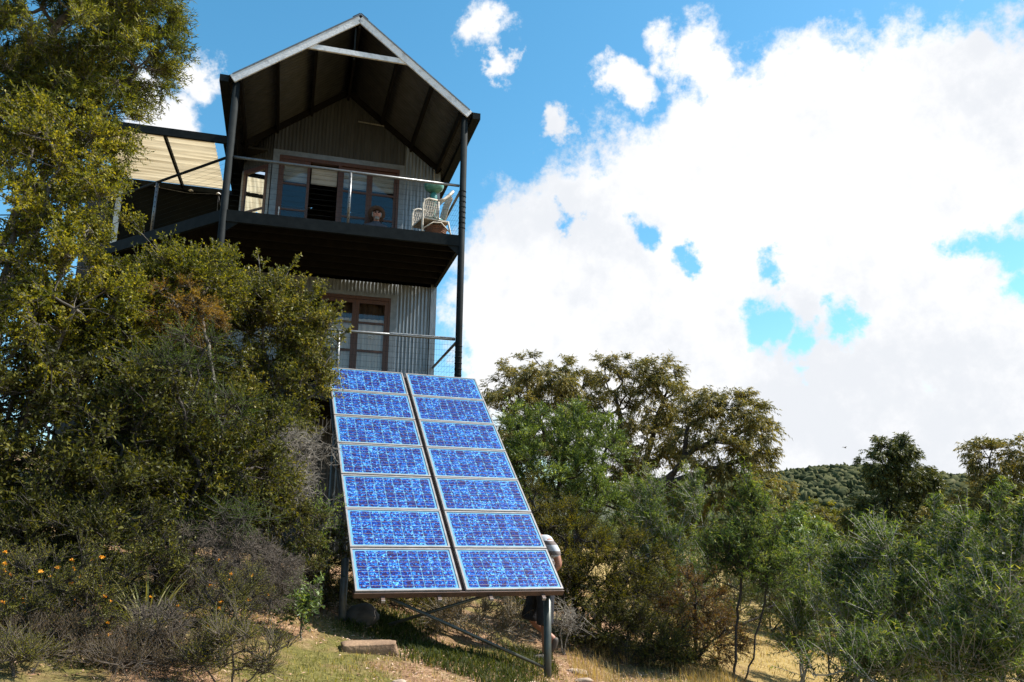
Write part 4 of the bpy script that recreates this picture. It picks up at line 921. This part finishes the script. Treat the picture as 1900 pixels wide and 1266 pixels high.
plant('twiggy_shrub', 'small red-brown leafless twiggy shrub at the foot of the strap-leaved plant', 'dead bush', gb(290,1225,6.4),
      [bl(292,1170,6.4,.22,.2,.16)], None, 'purple', 60, 9, 0, .12, seed=26, out=.35, upb=.6, r_trunk=.015, twig_r=.0025)
plant('leafy_weed', 'light green broad-leaved weed in front of the dark gap left of the array', 'weed', gb(560,1150,8.5),
      [bl(560,1105,8.5,.20,.2,.16), bl(545,1130,8.4,.16,.2,.1)], LM['willow'], 'grey', 40, 7, 7, .13, (.045,.018), 27, 2.6, .3, upb=.5, r_trunk=.012)
plant('creeper', 'thin leafy creeper climbing beside the lower left edge of the solar array', 'creeper', gb(590,1100,9.6),
      [bl(590,985,9.6,.22,.2,.30), bl(570,1010,9.4,.2,.2,.2), bl(610,930,9.8,.10,.1,.25)], LM['weed'], 'grey', 34, 7, 6, .16, (.03,.012), 28, 2.4, .3, upb=.3, r_trunk=.012, tint=(.0,.5))
def straps(name, label, base, n, ln, seed, mtl, spread=.5, wd=.02):
    rg = np.random.default_rng(seed); base = np.array(base); root = empty(name, base, 0, label, 'plant'); k = 7
    az = rg.random(n)*2*pi; el = rg.uniform(.25, 1, n); L_ = ln*rg.uniform(.55, 1.1, n); hd_ = np.stack([np.cos(az), np.sin(az), 0*az], 1)
    s0 = hd_*rg.uniform(0, .10, n)[:, None]; side = np.stack([-np.sin(az), np.cos(az), 0*az], 1); vs = []
    for i in range(k):
        t = i/(k-1); c = s0+hd_*(spread*L_*(1-el*.6)*t**1.5)[:, None]+np.array([0,0,1.])*(L_*(t*el-(.42*(1-el*.5))*t**2.6))[:, None]; w_ = wd*(1-t**2.2)*.5+.001
        vs += [c-side*w_, c+side*w_]
    v = np.stack(vs, 1).reshape(-1, 3); b0 = np.arange(n)*2*k
    f = np.concatenate([np.stack([b0+2*i, b0+2*i+1, b0+2*i+3, b0+2*i+2], 1) for i in range(k-1)])
    obj('leaves', mesh_np('leaves', v, f, mtl, tint=np.tile(rg.random(n), k-1)), root); return root
strap_m = leafmat('strap_leaf', [(.05,.06,.02),(.11,.12,.04),(.22,.19,.08),(.34,.32,.15)], .4, .3)
straps('strap_plant', 'clump of long strap leaves rising amid the orange-flowered shrubs', gb(270,1180,6.9), 90, .8, 30, strap_m, .95, .018)
straps('strap_plant', 'browning strap-leaved clump drooping over the bare soil', gb(275,1170,6.6), 70, .40, 31, leafmat('dry_strap', [(.18,.10,.05),(.28,.19,.10),(.20,.18,.07)], .6, .2), .9, .018)
# dry shrub under the array
plant('dry_shrub', 'dry straw-coloured shrub growing beneath the solar array', 'shrub', gb(890,1170,11.2),
      [bl(880,1150,11.1,.42,.3,.22), bl(940,1160,11.3,.28,.3,.25), bl(830,1140,11,.28,.3,.18)], leafmat('straw_leaf', [(.07,.055,.02),(.15,.115,.045),(.24,.17,.08),(.30,.24,.13)], .7, .2), 'dead',
      70, 14, 8, .24, (.04,.006), 32, 2.8, .3, upb=.7, r_trunk=.012, twig_r=.0035)
plant('scrub', 'dark scrub added to deepen the shadow behind the crossed braces under the solar array', 'shrub', gb(770,1150,12),
      [bl(740,1120,12,.5,.35,.3), bl(810,1115,12.4,.5,.35,.3), bl(690,1110,11.6,.35,.3,.3), bl(960,1120,12.6,.4,.3,.35)], LM['dark'], 'dark', 110, 12, 10, .24, (.04,.0142), 37, 2.6, .35, upb=.5, r_trunk=.02, tint=(.1,1.))  # scrub put in to deepen the shadow beneath the array
plant('dry_shrub', 'wiry dry grey stems beside the standing person', 'dead bush', gb(1045,1180,11.9),
      [bl(1045,1140,11.9,.16,.2,.20), bl(1060,1160,11.9,.2,.2,.12)], None, 'dead', 40, 6, 0, .17, seed=33, uneven=.5, out=.25, upb=.3, r_trunk=.012, twig_r=.0032)

# ---- right side, from far to near
def gum(name, label, base, blobs, seed, lm='gum', n=270, k=15, m=13, tw=.45, lf=(.135,.032), stems=None, bark='dark', rt=.13, **kw):
    return plant(name, label, 'tree', base, blobs, LM[lm], bark, n, k, m, tw, lf, seed, 3.2, .28, out=.7, upb=.3, droop=.35, leaf_out=.6, leaf_down=.7, stems=stems, r_trunk=rt, twig_r=.007, tint=(.1,.95), flat=.1, twig_tubes=False, **kw)
b1 = gb(1075,1100,28); gum('gum_tree', 'bronze gum tree rising right behind the solar array, leftmost of three', b1,
    [bl(1000,715,28,1.65,1.5,.65), bl(960,750,27.5,1.0,1.2,.7), bl(1060,740,28.5,.85,1,.8), bl(930,790,27,.8,.9,.7), bl(1040,800,28,1.4,1.2,.8), bl(1050,700,28.4,.9,1,.55), bl(985,690,28,1.0,1,.5), bl(1010,870,28,1.6,1.2,1.1)], 40,
    stems=[[b1, at(1060,900,28), at(1000,780,28)], [at(1060,900,28), at(1075,800,28.2), at(1060,740,28.5)]])
b2 = gb(1180,1120,29); gum('gum_tree', 'tall bronze gum tree, the middle and highest of three', b2,
    [bl(1165,705,29,1.05,1.2,.75), bl(1225,735,29,1.0,1.2,.95), bl(1140,760,28.6,.8,1,.8), bl(1260,800,29,.9,1,.8), bl(1190,820,28.6,1.4,1.2,.9), bl(1150,890,28.5,1.4,1,.9), bl(1215,690,29,.75,.9,.6), bl(1130,700,29,.7,.8,.6), bl(1250,880,28.4,1.2,1,.8)], 41, n=310,
    stems=[[b2, at(1170,930,29), at(1145,760,28.6)], [at(1170,930,29), at(1200,850,29), at(1230,740,29)], [at(1185,890,29), at(1265,800,29)]])
b3 = gb(1200,1110,27); gum('gum_tree', 'spreading gum tree with leaning forked limbs, rightmost of three', b3,
    [bl(1345,760,27,1.15,1.2,.62), bl(1395,810,27,.72,1,.75), bl(1300,800,27,.85,1,.7), bl(1410,855,27.2,.45,.7,.45), bl(1340,840,26.6,1.0,1,.55), bl(1400,930,27.4,.8,1,.8), bl(1320,960,27.4,1.3,1,.9), bl(1260,940,27.6,1.1,1,.9), bl(1385,765,27,.7,.9,.55), bl(1310,740,27,.6,.8,.45), bl(1425,800,27.2,.4,.7,.6), bl(1350,900,27,1.4,1.1,.6), bl(1250,1020,27.2,1.7,1,.8)], 42, n=330,
    stems=[[b3, at(1205,925,27), at(1290,830,27), at(1390,800,27)], [at(1205,925,27), at(1270,850,27), at(1275,790,27), at(1340,760,27)], [at(1230,900,27), at(1330,870,27), at(1410,840,27)]])
plant('willow_tree', 'bushy grey-green tree with upright willow leaves behind the top right of the array', 'tree', gb(1040,1160,17.5),
      [bl(1015,860,17,.95,.9,.9), bl(1060,790,17.2,.32,.5,.42), bl(1125,830,17.4,.36,.5,.5), bl(960,790,17,.35,.5,.35), bl(1100,930,17,.85,.8,.7), bl(960,860,16.8,.4,.5,.6)], LM['willow'], 'dark',
      220, 13, 12, .36, (.09,.022), 43, 3, .3, out=.5, upb=.9, leaf_out=.6, r_trunk=.09, tint=(.1,.9))
plant('cypress_bush', 'dense olive cypress-like bush beside the right edge of the solar array', 'shrub', gb(1070,1190,13.2),
      [bl(1050,1010,13,.75,.7,.62), bl(990,930,13.2,.36,.5,.36), bl(1110,1090,13,.72,.7,.72), bl(1180,1040,13.4,.42,.5,.55), bl(1040,1110,13.1,.5,.5,.5)], LM['olive'], 'dark',
      300, 13, 16, .26, (.036,.0125), 44, 3.4, .32, upb=.45, leaf_out=.6, r_trunk=.08, tint=(.05,.8))
b = gb(1290,1262,13.6); plant('red_brown_shrub', 'reddish-brown small-leaved shrub in front of the clearing', 'shrub', b,
      [bl(1290,1120,13.6,.60,.6,.62), bl(1320,1190,13.4,.5,.5,.5), bl(1250,1170,13.6,.5,.5,.5)], LM['red'], 'dark', 150, 13, 12, .27, (.038,.0135), 45, 3, .3, r_trunk=.05, tint=(.0,1))
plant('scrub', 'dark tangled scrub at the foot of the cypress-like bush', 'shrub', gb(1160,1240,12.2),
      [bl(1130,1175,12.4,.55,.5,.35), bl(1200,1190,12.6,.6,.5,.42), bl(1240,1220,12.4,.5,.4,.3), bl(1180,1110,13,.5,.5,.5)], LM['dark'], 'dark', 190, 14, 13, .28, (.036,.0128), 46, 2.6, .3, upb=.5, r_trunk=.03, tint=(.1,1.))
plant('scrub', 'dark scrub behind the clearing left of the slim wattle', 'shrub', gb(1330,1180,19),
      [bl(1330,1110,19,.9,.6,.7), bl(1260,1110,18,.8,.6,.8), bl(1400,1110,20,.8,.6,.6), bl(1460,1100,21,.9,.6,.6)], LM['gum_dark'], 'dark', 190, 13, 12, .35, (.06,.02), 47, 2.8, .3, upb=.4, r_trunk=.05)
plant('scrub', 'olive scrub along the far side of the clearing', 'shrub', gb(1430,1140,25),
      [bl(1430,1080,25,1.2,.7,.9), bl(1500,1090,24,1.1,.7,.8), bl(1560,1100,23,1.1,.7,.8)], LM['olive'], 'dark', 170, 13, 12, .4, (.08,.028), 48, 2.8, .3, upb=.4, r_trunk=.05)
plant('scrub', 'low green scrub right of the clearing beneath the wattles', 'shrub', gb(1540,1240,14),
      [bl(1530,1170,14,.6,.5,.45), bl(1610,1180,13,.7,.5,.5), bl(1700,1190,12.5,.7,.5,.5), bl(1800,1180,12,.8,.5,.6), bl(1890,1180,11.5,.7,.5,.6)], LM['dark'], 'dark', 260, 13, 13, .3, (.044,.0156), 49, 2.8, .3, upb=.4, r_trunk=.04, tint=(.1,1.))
def wattle(label, base, blobs, seed, n=60, **kw):
    a = dict(n_clump=n, n_twig=7, n_leaf=26, tw=.42, leaf=(.070,.014), seed=seed, shell=2.2, uneven=.35, out=.4, upb=.8, droop=.05, leaf_out=1.1, r_trunk=.032, twig_r=.005, frond=0, tint=(.0,.6), tint_up=.6, flat=.5, wexp=.42)
    a.update(kw); return plant('wattle', label, 'tree', base, blobs, LM['wattle'], a.pop('bark', 'pale'), **a, group='young feathery wattles in the clearing')
WT = .55
wattle('feathery young wattle left of the red-brown shrub with two pale leaders', gb(1205,1200,14.5), [bl(1225,1030,14.5,.75,.6,.6), bl(1200,940,14.5,.28,.3,.55), bl(1290,940,14.6,.24,.3,.55), bl(1260,1080,14.4,.6,.5,.4)], 50, 95, leaders=[(at(1180,885,14.5), at(1215,1050,14.5)), (at(1300,875,14.6), at(1255,1040,14.5)), (at(1250,930,14.5), at(1235,1050,14.5)), (at(1150,960,14.5), at(1200,1080,14.5))])
ba = gb(1362,1275,12.2); wattle('slim wattle with two bare dark stems beside the straw-coloured clearing', ba, [bl(1385,1010,12.3,.50,.4,.42), bl(1410,1060,12.4,.55,.4,.38), bl(1395,950,12.3,.14,.2,.35), bl(1340,1040,12.2,.3,.3,.3)], 51, 75, leaders=[(at(1395,900,12.3), at(1385,1040,12.3)), (at(1360,935,12.2), at(1375,1050,12.2)), (at(1440,970,12.4), at(1415,1080,12.4))],
       stems=[[ba, at(1368,1130,12.2), at(1385,1000,12.3)], [gb(1378,1280,12.3), at(1420,1120,12.4), at(1425,1050,12.4)]], bark='dark', r_trunk=.02)
wattle('small wattle sapling at the right side of the clearing', gb(1485,1262,13), [bl(1490,1130,13,.30,.3,.42), bl(1485,1200,12.8,.36,.3,.3), bl(1500,1040,13.4,.16,.2,.3)], 52, 40, leaders=[(at(1485,1010,13), at(1487,1160,13)), (at(1510,1080,13), at(1490,1190,13))])
wattle('wattle with tall bent pale leader just right of the clearing', gb(1570,1320,11.2), [bl(1560,1140,11.2,.46,.45,.42), bl(1605,1090,11.1,.3,.4,.4), bl(1620,1020,11.2,.10,.2,.3)], 53, 62, leaders=[(at(1535,985,11.3), at(1560,1120,11.2)), (at(1590,1015,11.2), at(1575,1130,11.2)), (at(1560,1030,11.2), at(1560,1120,11.2))])
wattle('middle wattle of the right-hand thicket below the dark gum', gb(1690,1330,10.4), [bl(1690,1130,10.4,.46,.45,.42), bl(1740,1150,10.2,.4,.4,.5), bl(1630,1150,10.2,.3,.4,.35), bl(1650,1030,10.4,.08,.15,.3)], 54, 66, leaders=[(at(1685,1000,10.4), at(1692,1130,10.4)), (at(1645,1030,10.4), at(1675,1150,10.4)), (at(1725,1010,10.4), at(1710,1120,10.4))])
wattle('wattle with one long pale leader left of the right edge', gb(1790,1330,10.6), [bl(1775,1080,10.6,.34,.4,.42), bl(1810,1110,10.4,.35,.4,.4), bl(1800,985,10.5,.10,.15,.3)], 55, 58, leaders=[(at(1735,925,10.6), at(1775,1080,10.6)), (at(1800,960,10.6), at(1788,1080,10.6))])
wattle('tall bushy wattle cut by the right edge of the photo', gb(1880,1340,9.2), [bl(1885,1080,9.2,.42,.45,.42), bl(1850,1140,9.0,.4,.4,.40), bl(1925,1030,9.2,.3,.3,.4)], 56, 52, leaders=[(at(1865,895,9.2), at(1878,1050,9.2)), (at(1830,960,9.2), at(1862,1090,9.1)), (at(1905,920,9.2), at(1890,1050,9.2))])
wattle('low wattle foliage along the bottom edge right of the clearing', gb(1590,1340,9.6), [bl(1590,1235,9.6,.42,.4,.18), bl(1660,1245,9.5,.35,.4,.18)], 57, 36, leaders=[(at(1600,1150,9.6), at(1595,1240,9.6)), (at(1660,1160,9.5), at(1655,1250,9.5))])
wattle('low wattle foliage in the bottom right corner', gb(1800,1345,9.0), [bl(1770,1225,9.0,.45,.4,.22), bl(1860,1235,8.9,.38,.4,.22)], 58, 42, leaders=[(at(1770,1130,9), at(1772,1230,9)), (at(1850,1150,8.9), at(1855,1240,8.9))])
bt = gb(1660,1080,36); gum('gum_tree', 'dark double-topped gum tree standing before the distant hill', bt,
    [bl(1635,868,36,.75,.8,1.15), bl(1680,850,36,.42,.6,.9), bl(1640,836,36,.33,.4,.6), bl(1683,832,36,.28,.4,.55), bl(1665,890,36,.9,.9,1.0), bl(1640,960,36,1.35,1.2,1.25), bl(1705,950,36.2,1.0,1,1.2), bl(1600,960,36,.8,1,.9), bl(1725,890,36,.5,.6,.6)], 60, 'gum_dark', 330, 13, 13, .45, (.15,.044), wexp=.5)
bt = gb(1850,1090,33); gum('gum_tree', 'olive gum tree at the right edge behind the wattles', bt,
    [bl(1835,850,33,.9,.9,.75), bl(1895,845,33,.8,.9,.85), bl(1840,920,33,1.2,1.1,.9), bl(1780,950,33.4,.9,1,.8), bl(1900,940,33,1.2,1,1.0), bl(1860,1000,32.6,1.7,1.2,.8)], 61, 'gum', 300, 13, 13, .5, (.15,.042), tint_up=-.2)
for i, (px, py, y, r, rz, lm, lab) in enumerate([(1520,965,48,1.9,1.0,'tea','round yellow-olive tree on the valley floor before the hill'), (1475,1000,27,1.0,.8,'willow','grey-green bushy tree on dark stems behind the clearing'),
        (1570,990,40,1.6,1.2,'gum','bronze round tree between the clearing and the dark gum'), (1450,950,42,1.3,1.2,'gum','bronze tree just right of the spreading gum'),
        (1760,1000,28,1.2,.9,'gum_dark','dark tree between the dark gum and the right edge gum'), (1550,1050,24,1.1,.8,'gum_dark','dark low tree behind the bent wattle'),
        (1655,1060,22,1.1,.7,'gum_dark','dark low tree behind the middle wattle'), (1800,1080,19,1.2,.8,'gum_dark','dark low tree behind the long-leadered wattle'), (1890,1090,16,1.0,.8,'gum_dark','dark low tree behind the right edge wattle')]):
    p = at(px, py, y); base = np.array([p[0], p[1], G(p[0], p[1])-.05])
    gum('valley_tree', lab, base, [bl(px,py,y,r,r,rz), bl(px+r*20*20/y,py+12,y+.5,r*.7,r*.7,rz*.8), bl(px-r*22*20/y,py+16,y-.4,r*.7,r*.7,rz*.75)], 70+i, lm, 105, 12, 11, .45, (.15,.044), rt=.12, group='trees on the valley floor')
# ------------------------------------------------------------------ far hill and woodland
def lumps(rg, P, R, mtl, name, label):
    """one joined mass of rough low tree crowns"""
    import bmesh
    bm = bmesh.new(); bmesh.ops.create_icosphere(bm, subdivisions=2, radius=1); bv = np.array([v.co[:] for v in bm.verts]); bf = np.array([[v.index for v in f.verts] for f in bm.faces]); bm.free()
    n = len(P); k = len(bv); j = 1+rg.normal(size=(n, k))*.28
    v = (P[:, None]+bv[None]*j[..., None]*R[:, None, :]).reshape(-1, 3); f = (bf[None]+(np.arange(n)*k)[:, None, None]).reshape(-1, 3)
    ti = np.repeat(rg.random(n), len(bf))*.55+rg.random(n*len(bf))*.45
    o = obj(name, mesh_np(name, v, f, mtl, tint=ti)); tag(o, label, 'woodland', kind='stuff'); return o
far_m = leafmat('far_foliage', [(.022,.028,.014),(.045,.052,.022),(.075,.078,.034),(.10,.095,.05)], .9, .0, .1)
def build_hill():
    rg = np.random.default_rng(5)
    crest = [(600,905),(900,900),(1100,895),(1300,888),(1435,884),(1500,876),(1560,870),(1640,872),(1720,882),(1800,890),(1900,905),(2100,930),(2500,960)]
    cx = np.array([c[0] for c in crest]); cy = np.array([c[1] for c in crest]); Dc = 900
    xs = np.linspace(650, 2400, 90); ts = np.linspace(0, 1.25, 22); v = []
    def pt(px, t):
        c = at(px, np.interp(px, cx, cy)+6, Dc); z0 = -4.0; y = 480+(Dc-480)*t; x = c[0]*(y/Dc)
        return np.array([x, y, z0+(c[2]-z0)*(sin(min(t, 1.0)*pi/2)**1.6 if t <= 1 else 1-.5*(t-1)**2)])
    for t in ts:
        for px in xs: v.append(pt(px, t))
    nx = len(xs); i = (np.arange(len(ts)-1)[:, None]*nx+np.arange(nx-1)[None]).ravel()
    o = obj('hill', mesh_np('hill', np.array(v), np.stack([i, i+1, i+nx+1, i+nx], 1), mat('hill_floor', (.04,.045,.02), (.06,.06,.03), .05, .95), smooth=True)); tag(o, 'low wooded hill closing the valley', kind='structure')
    n = 1900; P, R = [], []
    for _ in range(n):
        px = rg.uniform(1330, 1960); t = rg.uniform(0.02, 1.04); p = pt(px, t); h_ = rg.uniform(3.0, 5.5); p[2] += h_*.55; P.append(p); w_ = 2.0+4.4*rg.random()**1.6; R.append((w_, w_, h_*.8))
    lumps(rg, np.array(P), np.array(R), far_m, 'hill_woodland', 'distant eucalypt woodland covering the low hill')
    P, R = [], []
    for _ in range(500):
        px = rg.uniform(850, 2000); y = 150+340*rg.random()**1.2; p = at(px, 980, y); p[2] = G(p[0], p[1])+rg.uniform(1.5, 3.2)+y*.008; P.append(p); R.append((rg.uniform(1.6,3.2), rg.uniform(1.6,3.2), rg.uniform(1.6,3.4)))
    lumps(rg, np.array(P), np.array(R), far_m, 'valley_woodland', 'band of distant woodland along the valley floor')
build_hill()
# ------------------------------------------------------------------ ground cover
def tufts(name, label, n, region, h, mtl, seed, wd=.006, lean=.5, keep=None, cat='grass'):
    rg = np.random.default_rng(seed); x = rg.uniform(region[0], region[1], n); y = rg.uniform(region[2], region[3], n)
    if keep is not None: k = keep(x, y, rg); x, y = x[k], y[k]
    n = len(x); c = np.stack([x, y, gh(x, y)-.01], 1); az = rg.random(n)*2*pi; hh = h*rg.uniform(.4, 1.2, n)
    d = np.stack([np.cos(az)*lean*rg.random(n), np.sin(az)*lean*rg.random(n), np.ones(n)], 1); s = np.stack([-np.sin(az), np.cos(az), 0*az], 1)*wd
    mid = c+unit(d)*(hh*.55)[:, None]; tip = c+unit(d*np.array([2.2,2.2,1]))*hh[:, None]
    v = np.stack([c-s*.5, c+s*.5, mid+s*.4, tip, mid-s*.4], 1).reshape(-1, 3); b = np.arange(n)*5
    f = np.concatenate([np.stack([b, b+1, b+2, b+4], 1), np.stack([b+4, b+2, b+3, b+3], 1)])
    f4 = f[:n]; f3 = f[n:, :3]
    v = np.concatenate([v]); fa = np.concatenate([f4[:, [0,1,2]], f4[:, [0,2,3]], f3])
    o = obj(name, mesh_np(name, v, fa, mtl, tint=np.tile(rg.random(n), 3))); tag(o, label, cat, kind='stuff'); return o
def patch(x, y, rg, sc=1.3, th=.0, ph=0.):
    return (np.sin(sc*x+1.1*sc*y+ph)+np.sin(1.7*sc*x-.8*sc*y+2*ph)+rg.normal(size=len(x))*.6) > th
grass_m = leafmat('bank_grass', [(.06,.065,.016),(.12,.125,.026),(.21,.20,.045),(.38,.30,.13)], .6, .3)
straw_m = leafmat('dry_grass', [(.20,.13,.06),(.36,.25,.12),(.48,.36,.19),(.26,.22,.08)], .7, .25)
lush_m = leafmat('lush_grass', [(.025,.036,.010),(.045,.058,.014),(.075,.085,.022)], .6, .3)
tufts('grass', 'short green grass on the bank in front of the array', 30000, (-4.5, 1.2, 5.2, 10.5), .06, grass_m, 80, .006, .7, lambda x, y, r: patch(x, y, r, 1.3, .1))
tufts('dry_grass', 'dry straw grass scattered over the bank', 26000, (-4.5, 3.5, 5.2, 13), .08, straw_m, 81, .005, .9, lambda x, y, r: patch(x, y, r, 1.7, .4, 1.))
tufts('lush_grass', 'lush green weeds in the shade under the solar array', 16000, (-1.9, .6, 8.4, 11.6), .11, lush_m, 82, .012, .9, lambda x, y, r: patch(x, y, r, 1.9, -.2, 2.))
tufts('clearing_grass', 'straw-coloured grass covering the clearing', 28000, (2.0, 16, 11, 30), .10, straw_m, 83, .012, .8, lambda x, y, r: patch(x, y, r, .9, -.6, .5))
tufts('edge_grass', 'tall dry grass along the foot of the cypress-like bush', 5000, (.8, 3.2, 10.3, 12.8), .22, straw_m, 84, .005, .5, lambda x, y, r: patch(x, y, r, 2.3, .3, 3.))
def litter():
    rg = np.random.default_rng(90); n = 34000; x = rg.uniform(-4.5, 3.2, n); y = rg.uniform(5, 13, n); k = patch(x, y, rg, 1.3, -.6, 2.2); x, y = x[k], y[k]; n = len(x)
    p = np.stack([x, y, gh(x, y)+rg.uniform(.002,.015,n)], 1); d = unit(rdir(rg, n)*np.array([1,1,.25])); nr = unit(rdir(rg, n)*.5+np.array([0,0,1.]))
    v, f = leaf_quads(p, d, nr, rg.uniform(.02,.06,n), rg.uniform(.006,.02,n), .2)
    o = obj('leaf_litter', mesh_np('leaf_litter', v, f, leafmat('litter', [(.14,.07,.04),(.32,.18,.11),(.48,.30,.21),(.60,.43,.32)], .8, 0.), tint=rg.random(n))); tag(o, 'fallen leaves and bark chips strewn on the bank', 'leaf litter', kind='stuff')
litter()
# ------------------------------------------------------------------ stones
def stone(label, c, r, seed, m, box=False, name='stone', cat='stone', rz=0.):
    import bmesh
    rg = np.random.default_rng(seed); bm = bmesh.new(); bmesh.ops.create_icosphere(bm, subdivisions=3, radius=1)
    v = np.array([q_.co[:] for q_ in bm.verts]); f = np.array([[w_.index for w_ in t.verts] for t in bm.faces]); bm.free()
    if box: v = np.sign(v)*np.abs(v)**.22; v /= np.abs(v).max()
    ph = rg.random(6)*6; nz = 1+.10*np.sin(3*v[:, 0]+ph[0])*np.sin(3.3*v[:, 1]+ph[1])+.07*np.sin(7*v[:, 2]+5*v[:, 0]+ph[2])+.03*np.sin(13*v[:, 1]+9*v[:, 2]+ph[3])
    v = v*nz[:, None]*np.array(r); o = obj(name, mesh_np(name, v, f, m, smooth=True), None, c, (rg.uniform(-.1,.1), rg.uniform(-.15,.15), rz)); tag(o, label, cat); return o
block_m = mat('sandstone', (.30,.19,.11), (.18,.11,.065), 7, .9, 0, .6, 30); pale_m = mat('pale_stone', (.42,.32,.24), (.30,.22,.16), 8, .9, 0, .5, 30); dim_m = mat('grey_boulder', (.10,.085,.07), (.06,.05,.045), 5, .9, 0, .5, 25)
p = at(688, 1190, 8.6); stone('flat rectangular sandstone block on the grass before the left leg of the array', (p[0], p[1], G(p[0], p[1])+.03), (.27,.13,.075), 1, block_m, True, rz=.25)
p = at(670, 1148, 10.0); stone('round grey boulder in the shade behind the left array leg', (p[0], p[1], G(p[0], p[1])+.06), (.22,.2,.15), 2, dim_m)
for i, (px, py, y, r, lab) in enumerate([(1070,1208,10.9,.09,'pale flat stone just right of the front array leg'), (1082,1238,10.2,.075,'pale stone lowest on the slope right of the array leg'), (985,1263,9.0,.06,'small stone at the bottom edge left of the front array leg'),
        (740,1235,7.6,.05,'small pinkish stone on the grass in front of the sandstone block'), (1130,1258,9.8,.06,'small pale stone at the bottom edge right of the array')]):
    p = at(px, py, y); stone(lab, (p[0], p[1], G(p[0], p[1])+.02), (r*1.5, r, r*.5), 10+i, pale_m)
# ------------------------------------------------------------------ bird
p = at(1568, 831, 60); brd = empty('bird', p, .3, 'small dark bird flying above the distant hill', 'bird'); brd.scale = (.5,)*3
bm_ = mat('dark_feather', (.03,.03,.03), (.05,.045,.04), 10, .8)
MB().tube([(-.26,0,.04),(-.16,0,.03),(-.02,0,.0),(.10,0,-.02),(.17,0,-.035),(.22,0,-.05)], [.012,.035,.07,.06,.045,.012], 10).build('body', bm_, brd)
MB().add([(.22,.0,-.05),(.22,.012,-.045),(.22,-.012,-.045),(.27,0,-.06)], [(0,1,3),(0,3,2),(1,2,3)]).build('beak', bm_, brd)
MB().add([(-.22,-.02,.03),(-.22,.02,.03),(-.40,.06,.055),(-.40,-.06,.055),(-.3,0,.06)], [(0,1,2,3),(0,4,1),(1,4,2),(2,4,3),(3,4,0)]).build('tail', bm_, brd)
for s in (-1, 1):
    a = [(.08,s*.05,.02),(-.10,s*.05,.02),(-.12,s*.28,.13),(.07,s*.26,.14),(-.16,s*.55,.10),(-.04,s*.56,.11)]; b_ = [(x,y,z+.012) for x,y,z in a]
    MB().add(a+b_, [(0,1,2,3),(3,2,4,5),(9,8,7,6),(11,10,8,9),(0,3,9,6),(3,5,11,9),(5,4,10,11),(4,2,8,10),(2,1,7,8)]).build('wing', bm_, brd)
